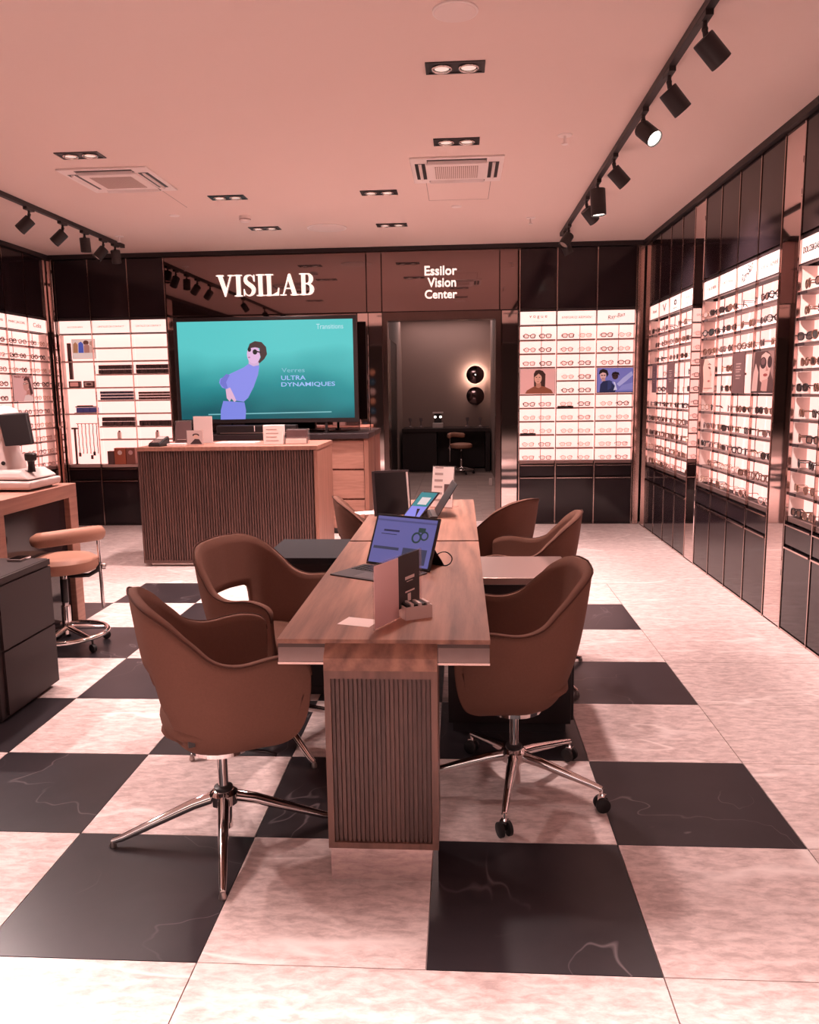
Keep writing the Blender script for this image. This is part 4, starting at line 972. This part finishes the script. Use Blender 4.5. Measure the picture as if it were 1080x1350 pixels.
# far table
o = thing('tablet', 'slim tablet leaning on a stand, teal and violet picture, far table', 'tablet', (-.345, 4.42, ZTB))
_w, _u = Vector((.10, -.055, 0)), Vector((.125, .03, .16)); _n = _w.cross(_u).normalized()
if _n.y > 0: _n = -_n
def tq(w0, w1, u0, u1, n0, n1):
    q = [Vector((0, 0, .012))+_w*a+_u*b_ for a, b_ in ((w0, u0), (w1, u0), (w1, u1), (w0, u1))]
    return MB().hexa([tuple(p+_n*n1) for p in q], [tuple(p+_n*n0) for p in q])
bevel(tq(0, 1, 0, 1, -.009, 0).build('body', M_blackpl, o), .001)
s_ = tq(.06, .94, .04, .96, .0, .0008).build('screen', glow('tablet_violet', (136, 134, 228)), o)
tq(.06, .94, .50, .96, .0010, .0016).build('picture_teal', glow('tablet_teal', (30, 130, 138)), s_); tq(.3, .8, .56, .80, .0018, .0024).build('picture_white', glow('tablet_white', (226, 208, 208)), s_)
MB().hexa([(.08, -.05, 0), (.17, -.06, 0), (.18, .0, 0), (.09, .01, 0)], [(.10, -.02, .08), (.15, -.03, .08), (.155, -.02, .08), (.105, -.01, .08)]).build('stand', M_blackpl, o)
o = thing('frame_board', 'black display board in a pale frame standing on the far table', 'board', (-.40, 4.68, ZTB), R(20))
bx_ = MB().hexa([(-.10, 0, 0), (.10, 0, 0), (.10, .01, 0), (-.10, .01, 0)], [(-.10, .05, .25), (.10, .05, .25), (.10, .06, .25), (-.10, .06, .25)]); bx_.build('board', mat('board_black', (.008, .006, .007), .2), o)
MB().hexa([(-.115, 0, 0), (-.10, 0, 0), (-.10, .012, 0), (-.115, .012, 0)], [(-.115, .05, .26), (-.10, .05, .26), (-.10, .062, .26), (-.115, .062, .26)]).hexa([(.10, 0, 0), (.112, 0, 0), (.112, .012, 0), (.10, .012, 0)], [(.10, .05, .26), (.112, .05, .26), (.112, .062, .26), (.10, .062, .26)]).hexa([(-.10, .05, .25), (.10, .05, .25), (.10, .062, .25), (-.10, .062, .25)], [(-.10, .052, .262), (.10, .052, .262), (.10, .064, .262), (-.10, .064, .262)]).build('frame', M_dark, o)
MB().hexa([(.092, -.002, .02), (.104, -.002, .02), (.104, -.0006, .02), (.092, -.0006, .02)], [(.092, .046, .25), (.104, .046, .25), (.104, .0475, .25), (.092, .0475, .25)]).build('pale_strip', M_white, o)
MB().box(-.06, .012, 0, .06, .11, .005).build('foot', M_blackpl, o)
o = thing('laptop', 'dark laptop seen edge-on with its lid open, far table', 'laptop', (-.15, 4.70, ZTB), R(-84))
bevel(MB().box(-.14, -.15, 0, .14, 0, .012).build('base', M_blackpl, o), .002); bevel(MB().hexa([(-.14, 0, .012), (.14, 0, .012), (.14, .006, .014), (-.14, .006, .014)], [(-.14, -.0+.11, .19), (.14, .11, .19), (.14, .117, .192), (-.14, .117, .192)]).build('lid', M_blackpl, o), .002)
MB().box(-.12, -.14, .012, .12, -.03, .0135).build('keys', M_cabtop, o)
o = thing('flyer_stand', 'clear stand with a white printed flyer at the far end of the tables', 'stand', (-.125, 4.96, ZTB), R(-20))
MB().hexa([(-.075, 0, 0), (.075, 0, 0), (.075, .006, 0), (-.075, .006, 0)], [(-.075, .05, .26), (.075, .05, .26), (.075, .056, .26), (-.075, .056, .26)]).box(-.075, 0, 0, .075, .11, .004).build('clear_frame', M_acryl, o)
fy = MB().hexa([(-.07, -.003, .01), (.07, -.003, .01), (.07, -.001, .01), (-.07, -.001, .01)], [(-.07, .046, .255), (.07, .046, .255), (.07, .048, .255), (-.07, .048, .255)]).build('flyer', M_paper, o)
for q in range(6):
    y0 = -.003+.2*(.045+q*.04-.01); y1 = -.003+.2*(.058+q*.04-.01)
    MB().hexa([(-.055, y0-.0014, .045+q*.04), (.0, y0-.0014, .045+q*.04), (.0, y0-.0004, .045+q*.04), (-.055, y0-.0004, .045+q*.04)], [(-.055, y1-.0014, .058+q*.04), (.0, y1-.0014, .058+q*.04), (.0, y1-.0004, .058+q*.04), (-.055, y1-.0004, .058+q*.04)]).build('printed_block', M_ink_soft, fy)
MB().hexa([(.012, .0056, .06), (.06, .0056, .06), (.06, .0066, .06), (.012, .0066, .06)], [(.012, .0236, .15), (.06, .0236, .15), (.06, .0246, .15), (.012, .0246, .15)]).build('printed_picture', M_ban, fy)
o = MB().box(-.09, -.06, 0, .09, .06, .0008).box(-.06, -.08, .001, .1, .03, .0018).build('papers', M_paper); o.location = (-.55, 4.80, ZTB); o.rotation_euler = (0, 0, R(25)); tag(o, 'loose white papers at the left edge of the far table', 'papers')

# ------------------------------------------------------------------ products in the back-left cabinet
BX = cab_bl.location.x
def prod(mb, name, mats, x, k, label, cat, group=None, y=.03, smooth=False, dz=.0005):
    o = mb.build(name, mats, None, smooth); o.location = (BX+x, YB+y, zsh(k)+dz); return tag(o, label, cat, group)
e = ed_bl
lay = [((238, 206, 196), FULL), ((190, 130, 96), [(.04, .3), (.06, .75), (.16, .86), (.26, .72), (.24, .3)]), ((88, 100, 190), [(.27, .3), (.29, .8), (.4, .88), (.5, .76), (.5, .3)]), ((110, 66, 56), ('e', .62, .82, .12, .12)), ((188, 128, 116), [(.52, .3), (.52, .66), (.62, .76), (.76, .68), (.76, .3)]), ((206, 150, 134), ('e', .86, .78, .09, .12)), ((222, 172, 160), [(.78, .3), (.78, .62), (.9, .68), (.98, .6), (.98, .3)]), ((246, 220, 212), [(.02, .02), (.98, .02), (.98, .29), (.02, .29)])]
poster(cab_bl, e[0]+.10, e[1]-.02, zsh(2)+.03, zsh(1)+.10, 'small advertisement card of people in tan and blue tops, back-left cabinet', lay, y=.10, name='advert_card')
prod(MB().box(0, .02, 0, .035, .05, .20), 'dark_bookend', M_ban, e[0]+.065, 2, 'upper dark upright divider, first column of the back-left cabinet', 'divider')
prod(MB().box(0, .02, 0, .035, .05, .22), 'dark_bookend', M_ban, e[0]+.07, 4, 'middle dark upright divider behind the small red carton', 'divider', dz=.09)
def lensbox(x, label, m):
    t = thing('cleaning_box', label, 'box', (BX+x, YB+.04, zsh(4)+.0005))
    MB().box(0, 0, 0, .125, .05, .07).build('carton', mat('carton_brown', s2l(86, 48, 46), .5), t); MB().box(.015, -.001, .012, .11, 0, .058).build('label_panel', m, t)
    return t
lensbox(e[0]+.06, 'small dark carton with a red panel, back-left cabinet', ink((226, 140, 130)))
t = lensbox(e[0]+.23, 'small dark carton with a white oval panel, back-left cabinet', M_paper); MB().ell(.0625, .035, .03, .014, -.002, 14).build('printed_oval', M_ban, t)
for k in range(3):
    prod(MB().box(0, 0, 0, .075, .06, .055), 'blue_carton', [mat('blue_carton', s2l(84, 100, 192), .45)], e[0]+.13+k*.08, 6, '%s of three blue cartons in a row, back-left cabinet' % ('leftmost', 'middle one', 'rightmost')[k], 'box', 'blue cartons', dz=.01)
prod(MB().box(0, 0, 0, .25, .08, .009), 'white_tray', M_paper, e[0]+.11, 6, 'flat white tray under the three blue cartons', 'tray', y=.02)
prod(MB().box(0, .0, 0, .24, .03, .012).box(.02, 0, .012, .2, .02, .022), 'cleaning_cloth_pack', M_ban, e[0]+.12, 6, 'dark folded cloth pack above the blue cartons', 'pack', dz=.068)
tt = prod(MB().tube([(0, 0, 0), (0, 0, .40)], .012, 10).box(-.03, -.02, .40, .03, .02, .42).lathe([(.03, 0), (.03, .006)], 14), 'cord_stand', M_ban, e[0]+.075, 10, 'slim dark stand left of the hanging cords', 'stand', y=.07)
mc = [mat('cord_%d' % k, s2l(*c), .5) for k, c in enumerate(((120, 86, 82), (176, 130, 120), (88, 64, 70), (150, 110, 100), (60, 44, 52)))]
t = thing('cord_rail', 'bronze rail carrying six hanging eyeglass cords', 'rail', (BX+e[0]+.1, YB+.06, zsh(7)+.03)); MB().tube([(0, 0, 0), (.26, 0, 0)], .004, 8).build('rail', M_bronze, t)
for k in range(6):
    P = [(0, 0, 0), (.004, 0, -.1), (.002, 0, -.25), (.006, 0, -.34)]; b = MB()
    for q in range(17): b.sphere((.003*math.sin(q), 0, -.012-q*.02), .0075, 6, 4)
    b.tube([(0, 0, -.0052), (0.004, 0, -.34)], .0025, 5)
    o = b.build('eyeglass_cord', mc[k % 5], None, smooth=True); o.location = (BX+e[0]+.12+k*.043, YB+.06, zsh(7)+.03); tag(o, 'beaded eyeglass cord, %s from the left on the rail' % ORD[k+1], 'cord', 'hanging eyeglass cords')
for k, (dx, dz) in enumerate(((.10, .09), (.24, .06), (.27, .10))):
    o = MB().box(0, 0, 0, .028, .004, .045).build('hang_tag', mc[(k*2) % 5]); o.location = (BX+e[0]+dx, YB+.075, zsh(10)+dz); tag(o, ('dark square tag', 'lower brown tag', 'upper brown tag')[k]+' under the hanging cords', 'tag')
    MB().tube([(.014, .002, .045), (.014, .002, .07)], .0015, 5).build('string', M_ban, o)
def caserack(ci, k, x0, x1, hh, label, m, rows=2):
    t = thing('case_row', label, 'lens packs', (BX+x0, YB+.03, zsh(k)+.0005)); n = 8; wd = (x1-x0)/n
    MB().box(0, .085, 0, x1-x0, .09, hh).build('backing', M_dark, t)
    p = MB().box(.003, 0, .002, wd-.003, .08, hh/rows-.003).build('pack', m, t); first = True
    for r in range(rows):
        for q in range(n):
            if r == 0 and q == 0: continue
            inst(p, t, (q*wd, .006*((q+r) % 2), r*hh/rows))
mpk = [mat('pack_dark', s2l(78, 56, 58), .45), mat('pack_blue', s2l(70, 72, 96), .45), mat('pack_brown', s2l(104, 66, 58), .45)]
caserack(1, 3, e[1]+.03, e[2]-.03, .10, 'row of dark lens packs, third shelf of the middle column', mpk[0]); caserack(2, 3, e[2]+.02, e[3]-.03, .10, 'row of dark lens packs, third shelf of the right column', mpk[0])
caserack(1, 5, e[1]+.03, e[2]-.03, .10, 'row of bluish lens packs, fifth shelf of the middle column', mpk[1], 3); caserack(2, 5, e[2]+.03, e[3]-.02, .09, 'row of brown lens packs, fifth shelf of the right column', mpk[2], 3)
caserack(1, 7, e[1]+.03, e[2]-.03, .10, 'row of dark lens packs, seventh shelf of the middle column', mpk[0]); caserack(2, 7, e[2]+.02, e[3]-.02, .06, 'low row of dark lens packs, seventh shelf of the right column', mpk[0], 1)
for ci, x in ((1, e[1]+.22), (2, e[2]+.22)):
    b = MB().m(0).box(-.018, 0, 0, .018, .03, .075).m(1).lathe([(.012, .075), (.012, .092)], 10, (0, .015, 0)); prod(b, 'solution_bottle', [M_steel, M_ban], x, 8, 'small silver bottle alone on its shelf, %s column' % ('middle', 'right')[ci-1], 'bottle', 'silver bottles')
def gift(x, w_, h_, m, label, disc=None):
    t = thing('gift_bag', label, 'bag', (BX+x, YB+.03, zsh(10)+.0005)); MB().box(0, 0, 0, w_, .09, h_).build('bag', m, t)
    if disc: MB().ell(w_/2, h_*.72, .026, .026, -.0012, 18).build('round_emblem', disc, t)
gift(e[1]+.07, .07, .15, M_ban, 'small dark bag left of the orange bag'); gift(e[1]+.15, .13, .185, mat('orange_bag', s2l(178, 98, 72), .6), 'orange bag with a round white emblem, bottom of the back-left cabinet', M_paper)
gift(e[1]+.29, .10, .185, mat('brown_bag', s2l(150, 96, 84), .6), 'brown bag with a round pale emblem right of the orange bag', M_pink)

# ------------------------------------------------------------------ ceiling fittings
def downlight(x, y, label, lit=True, watts=None, cone=118):
    t = thing('twin_downlight', label, 'ceiling light', (x, y, H), 0, 'recessed twin downlights')
    MB().box(-.142, -.07, -.006, .142, -.056, 0).box(-.142, .056, -.006, .142, .07, 0).box(-.142, -.056, -.006, -.128, .056, 0).box(.128, -.056, -.006, .142, .056, 0).box(-.128, -.056, -.002, .128, .056, -.0005).build('frame', M_blackpl, t)
    for s in (-1, 1):
        g = MB(); g.tube([(s*.064+.045*math.cos(2*math.pi*k/20), .045*math.sin(2*math.pi*k/20), -.008) for k in range(20)], .006, 6, closed=True)
        g = g.build('lamp_ring', M_reflector, t, smooth=True)
        MB().lathe([(.036, -.006), (.030, -.003)], 18, (s*.064, 0, 0)).build('lamp_lens', mat('downlight_lens', (.8, .7, .65), .3, emit=(1, .8, .7), es=.55), g)
    if lit:
        d = bpy.data.lights.new('downlight_lamp', 'SPOT'); d.energy = watts or LAMP_W; d.color = WARM; d.spot_size = R(cone); d.spot_blend = .9; d.shadow_soft_size = .07
        o = bpy.data.objects.new('downlight_lamp', d); COL.objects.link(o); o.parent = t; o.location = (0, 0, -.03)
for x, y, l in ((-.02, 4.115, 'recessed twin downlight nearest the camera, above the tables'), (-.02, 5.27, 'recessed twin downlight just in front of the right air-conditioning cassette'),
                (-.625, 6.49, 'recessed twin downlight between the two cassettes, towards the screen'), (-.63, 7.72, 'recessed twin downlight above the screen end, right of the large round speaker'),
                (-2.43, 5.29, 'recessed twin downlight just in front of the left air-conditioning cassette'), (-1.82, 6.50, 'recessed twin downlight right of the left cassette'), (-1.82, 7.71, 'recessed twin downlight near the screen, left of the large round speaker')):
    downlight(x, y, l)
for x, y, l in ((-2.43, 4.05, 'above the oak desk'),):
    downlight(x, y, 'recessed twin downlight out of the picture, '+l)
for k, x in enumerate((-2.4, -1.55, -.7, .15, 1.0)):  # row of unseen lamps added to brighten the floor nearest the camera
    downlight(x, 1.10, 'added downlight out of view whitening the near floor, %s from the left' % ORD[k+1], True, FRONT_W, 43)
def cassette(x, y, label, w_=.63):
    t = thing('air_conditioner', label, 'air conditioner', (x, y, H), 0, 'ceiling cassettes'); h = w_/2
    o = MB().hexa([(-h, -h, -.012), (h, -h, -.012), (h, h, -.012), (-h, h, -.012)], [(-h, -h, 0), (h, -h, 0), (h, h, 0), (-h, h, 0)]).build('face_plate', M_white2, t); bevel(o, .005)
    q = .205
    MB().box(-q, -q, -.022, q, q, -.012).build('intake_panel', M_white2, t)
    b = MB()
    for k in range(22): b.box(-.15+k*.3/22, -.15, -.0255, -.15+(k+.55)*.3/22, .15, -.022)
    o = b.build('intake_grille', mat('grille', (.55, .42, .38), .6), t); o['kind'] = 'stuff'
    for k in range(4):
        a = k*math.pi/2; mt = Matrix.Rotation(a, 4, 'Z')
        MB().box(-.20, -.285, -.0135, .20, -.215, -.0121).xf(mt).build('air_slot', M_blackpl, t)
        MB().hexa([(-.195, -.262, -.014), (.195, -.262, -.014), (.195, -.240, -.014), (-.195, -.240, -.014)], [(-.195, -.258, -.03), (.195, -.258, -.03), (.195, -.254, -.03), (-.195, -.254, -.03)]).xf(mt).build('louvre', M_white2, t)
cassette(-2.43, 5.89, 'white square ceiling cassette on the left'); cassette(-.02, 5.90, 'white square ceiling cassette above the tables')
o = MB().box(-.25, 6.22, 2.9992, -.247, 6.81, 3.0002).box(.225, 6.22, 2.9992, .228, 6.81, 3.0002).box(-.25, 6.807, 2.9992, .228, 6.81, 3.0002).build('access_hatch', mat('hatch_gap', (.25, .18, .16), .9)); tag(o, 'thin outline of an access hatch behind the right cassette', 'hatch')
o = MB().box(-2.25, 6.25, 2.9992, -2.247, 6.8, 3.0002).build('access_hatch', MATS['hatch_gap']); tag(o, 'thin joint of an access hatch behind the left cassette', 'hatch')
def rspeaker(x, y, r, label):
    t = thing('ceiling_speaker', label, 'speaker', (x, y, H), 0, 'round ceiling speakers')
    MB().lathe([(r*.93, -.008), (r, -.006), (r, -.0002)], 36).build('rim', M_white2, t, smooth=40)
    MB().lathe([(r*.5, -.0125), (r*.9, -.010), (r*.92, -.0081)], 36).build('grille', mat('speaker_grille', (.92, .79, .75), .7), t, smooth=40)
rspeaker(-.016, 3.54, .094, 'round white ceiling speaker at the top edge of the picture'); rspeaker(-1.245, 7.77, .185, 'large round white ceiling speaker before the shop lettering')
t = thing('smoke_detector', 'small white smoke detector on the ceiling left of the far speaker', 'smoke detector', (-1.867, 7.185, H)); MB().lathe([(.035, -.05), (.045, -.042), (.05, -.02), (.05, -.0002)], 20).build('body', M_white2, t, smooth=40); MB().lathe([(.046, -.034), (.0505, -.030), (.0505, -.026)], 20).build('vent_band', M_ink_soft, t, smooth=40)
for k, (x, y, l) in enumerate(((.639, 5.22, 'white sprinkler head between the right cassette and the right track'), (-.03, 7.04, 'white sprinkler rose behind the right access hatch'), (.634, 7.577, 'white sprinkler head near the far end of the right track'), (-2.455, 7.077, 'white sprinkler rose behind the left cassette'), (-3.3, 7.9, 'white sprinkler head beside the left track'))):
    t = thing('sprinkler', l, 'sprinkler', (x, y, H), 0, 'ceiling sprinklers'); MB().lathe([(.042, -.006), (.045, -.0002)], 20).build('escutcheon', M_white2, t, smooth=40)
    if k in (0, 2, 4): MB().lathe([(.008, -.05), (.008, -.006)], 10).lathe([(.02, -.055), (.02, -.051)], 14).build('nozzle', M_white2, t, smooth=40)
def track(x, y0, y1, label):
    t = thing('lighting_track', label, 'track', (x, (y0+y1)/2, H), 0, 'ceiling lighting tracks')
    MB().box(-.018, -(y1-y0)/2, -.034, .018, (y1-y0)/2, -.0003).build('rail', M_spot, t)
    MB().box(-.019, (y1-y0)/2, -.036, .019, (y1-y0)/2+.05, -.0002).build('end_feed', M_spot, t)
track(1.0, .6, 8.27, 'black lighting track along the right side of the ceiling'); track(-3.44, .8, 8.27, 'black lighting track along the left side of the ceiling')
def spot(x, y, az, tilt, label, big=False, lit=False, lens=False):
    """az: direction of the beam seen from above, tilt: degrees from straight down"""
    t = thing('track_spotlight', label, 'spotlight', (x, y, H-.0345), 0, 'black track spotlights')
    MB().box(-.016, -.06, -.022, .016, .06, 0).build('adapter', M_spot, t)
    dx = Vector((math.cos(R(az))*math.sin(R(tilt)), math.sin(R(az))*math.sin(R(tilt)), -math.cos(R(tilt))))
    piv = Vector((0, 0, -.052)); r, L_ = (.055, .185) if big else (.046, .125)
    side = Vector((dx.x, dx.y, 0)); side = side.normalized()*.03 if side.length > .01 else Vector((0, 0, 0))
    MB().tube([(0, 0, -.02), tuple(piv)], .010, 8).sphere(tuple(piv), .014, 10, 6).build('pivot', M_spot, t, smooth=40)
    c0 = piv + Vector((0, 0, -.008)) - dx*.012 + (Vector((0, 0, -r*.8)) if tilt > 20 else Vector((0, 0, -.01)))
    q = MB().lathe([(r*.96, 0), (r, .004), (r, L_-.002), (r*.93, L_), (r*.93, L_-.012)], 24, c0, dx).build('body', M_spot, t, smooth=40)
    MB().tube([tuple(piv), tuple(c0+dx*.02+Vector((0, 0, r*.5)))], .012, 8).build('bracket', M_spot, t, smooth=40)
    MB().lathe([(r*.90, L_-.0115), (r*.90, L_-.010)], 20, c0, dx).build('lens', M_lamp if (lens or lit) else M_reflector, q)
    if lit:
        d = bpy.data.lights.new('spotlight_lamp', 'SPOT'); d.energy = SPOT_W; d.color = WARM; d.spot_size = R(75); d.spot_blend = .8; d.shadow_soft_size = .04
        o = bpy.data.objects.new('spotlight_lamp', d); COL.objects.link(o); o.parent = t; o.location = c0+dx*(L_+.012); o.rotation_euler = Vector((0, 0, -1)).rotation_difference(dx).to_euler()
nm = ['nearest the camera', 'second from the camera', 'third from the camera', 'fourth from the camera', 'fifth and largest, hanging straight down', 'sixth from the camera', 'seventh from the camera', 'eighth, at the far end']
for k, (y, az, ti, big, lit, lens) in enumerate(((3.60, 12, 45, 0, 1, 0), (4.17, 10, 42, 0, 1, 0), (4.72, -55, 50, 0, 1, 1), (5.57, 10, 45, 0, 1, 0), (6.20, 0, 4, 1, 1, 1), (6.72, 25, 45, 0, 1, 0), (7.78, 215, 38, 0, 0, 0), (8.12, 20, 30, 0, 0, 0))):
    spot(1.0, y, az, ti, 'black cylinder spotlight on the right track, '+nm[k], bool(big), bool(lit), bool(lens))
for k, (y, az, ti, lit) in enumerate(((6.50, 205, 45, 0), (7.05, 205, 45, 0), (7.46, 90, 6, 0), (7.85, 220, 40, 0), (8.12, 100, 20, 0))):
    spot(-3.44, y, az, ti, 'black cylinder spotlight on the left track, %s from the left edge' % ORD[k+1], False, bool(lit))
for k, y in enumerate((2.0, 3.4, 4.8)): spot(-3.44, y, -60, 45, 'black cylinder spotlight on the left track outside the picture, %s from the shopfront' % ORD[k+1], False, True)

# ------------------------------------------------------------------ consulting room contents
rc = thing('consulting_counter', 'dark counter along the far wall of the consulting room', 'counter', (-.27, 15.2, 0))
MB().box(-1.08, 14.75, .74, .53, 15.58, .80).build('worktop', M_drawer, rc, world=True); MB().box(-1.08, 14.8, .03, -.45, 15.56, .74).build('cupboard', M_cabblack, rc, world=True)
MB().box(.45, 14.8, .0, .53, 15.56, .74).build('end_panel', M_cabblack, rc, world=True); MB().box(-.45, 15.4, .03, .45, 15.5, .74).build('back_panel', M_cabblack, rc, world=True); MB().box(-1.06, 14.85, 0, -.47, 15.5, .03).build('plinth', M_dark, rc, world=True)
s3 = copy_tree(s1); s3.location = (.0, 14.45, 0); s3.rotation_euler = (0, 0, R(200)); s3['label'] = 'small stool in front of the counter in the consulting room'
def sconce(z, label, lit):
    t = thing('wall_lamp', label, 'wall lamp', (.275, 15.6, z), 0, 'round wall lamps')
    MB().lathe([(.04, 0), (.04, .10)], 16, (0, 0, 0), (0, -1, 0)).build('mount', M_blackpl, t, smooth=40)
    MB().lathe([(.165, .10), (.17, .108), (.12, .128), (.03, .136)], 36, (0, 0, 0), (0, -1, 0)).build('disc', mat('lamp_disc', (.16, .11, .11), .12, metal=1.), t, smooth=40)
    if lit:
        MB().tube([(.11*math.cos(2*math.pi*k/24), -.085, .11*math.sin(2*math.pi*k/24)) for k in range(24)], .008, 6, closed=True).build('light_ring', mat('sconce_ring', (1, 1, 1), .5, emit=(1, .72, .58), es=200.), t, smooth=True)
        MB().lathe([(.012, .137), (.012, .140)], 12, (0, 0, 0), (0, -1, 0)).build('pilot_light', M_lamp, t)
sconce(1.775, 'upper round wall lamp glowing in the consulting room', True); sconce(1.375, 'lower round wall lamp, unlit, in the consulting room', False)
t = thing('lens_meter', 'small white instrument with two lit windows on the consulting counter', 'instrument', (-.43, 15.1, .8005))
bevel(MB().box(-.10, -.08, 0, .10, .08, .09).build('base', M_white, t), .01); MB().box(-.07, 0, .09, .07, .06, .26).build('pillar', M_blackpl, t); bevel(MB().box(-.10, -.06, .26, .10, .08, .29).build('head', M_white, t), .008)
MB().lathe([(.022, 0), (.022, .004)], 12, (-.05, -.001, .20), (0, -1, 0)).lathe([(.022, 0), (.022, .004)], 12, (.05, -.001, .20), (0, -1, 0)).build('lit_windows', M_lamp, t)
for k, (x, l) in enumerate(((-.95, 'leftmost'), (-.75, 'second from left'), (.12, 'third from left'), (.36, 'rightmost'))):
    t = thing('desk_tool', 'small clear stand on the consulting counter, '+l, 'stand', (x, 15.15, .8005)); MB().lathe([(.04, 0), (.045, .02), (.012, .04), (.010, .10), (.03, .14), (.028, .18)], 14).build('body', mat('grey_glass', (.2, .15, .15), .2), t, smooth=40); MB().box(-.05, -.04, 0, .05, .03, .006).build('foot', M_ink_soft, t)
o = boxthing('white_sensor', 'small white box on the floor by the right wall of the passage', 'box', .46, 12.6, 0, .05, .05, .11, M_white, .004)

# ------------------------------------------------------------------ balloons outside, seen in the mirror strip
bl_c = [mat('balloon_peach', s2l(226, 160, 130), .3), mat('balloon_teal', s2l(60, 96, 120), .3), mat('balloon_pearl', s2l(222, 190, 184), .25)]
for k in range(14):
    z = .14+k*.17; a = k*math.pi; r = .112+.006*(k % 3)
    b = MB().sphere((0, 0, 0), r, 16, 10, (1, 1, 1.12)).lathe([(.012, -r*1.2), (.004, -r*1.1)], 8)
    b = b; o = b.build('balloon', bl_c[k % 3], None, smooth=True); o.location = (-3.25+.13*math.cos(a), -10.9+.1*math.sin(a*.5), z); tag(o, '%s balloon %s of the column outside the shop, in the mirror' % (('peach', 'teal', 'pearl')[k % 3], 'at the foot|second from the foot|third from the foot|fourth from the foot|fifth from the foot|sixth from the foot|just below the middle|just above the middle|sixth from the top|fifth from the top|fourth from the top|third from the top|second from the top|at the top'.split('|')[k]), 'balloon', ('peach', 'teal', 'pearl')[k % 3]+' balloons in the column')
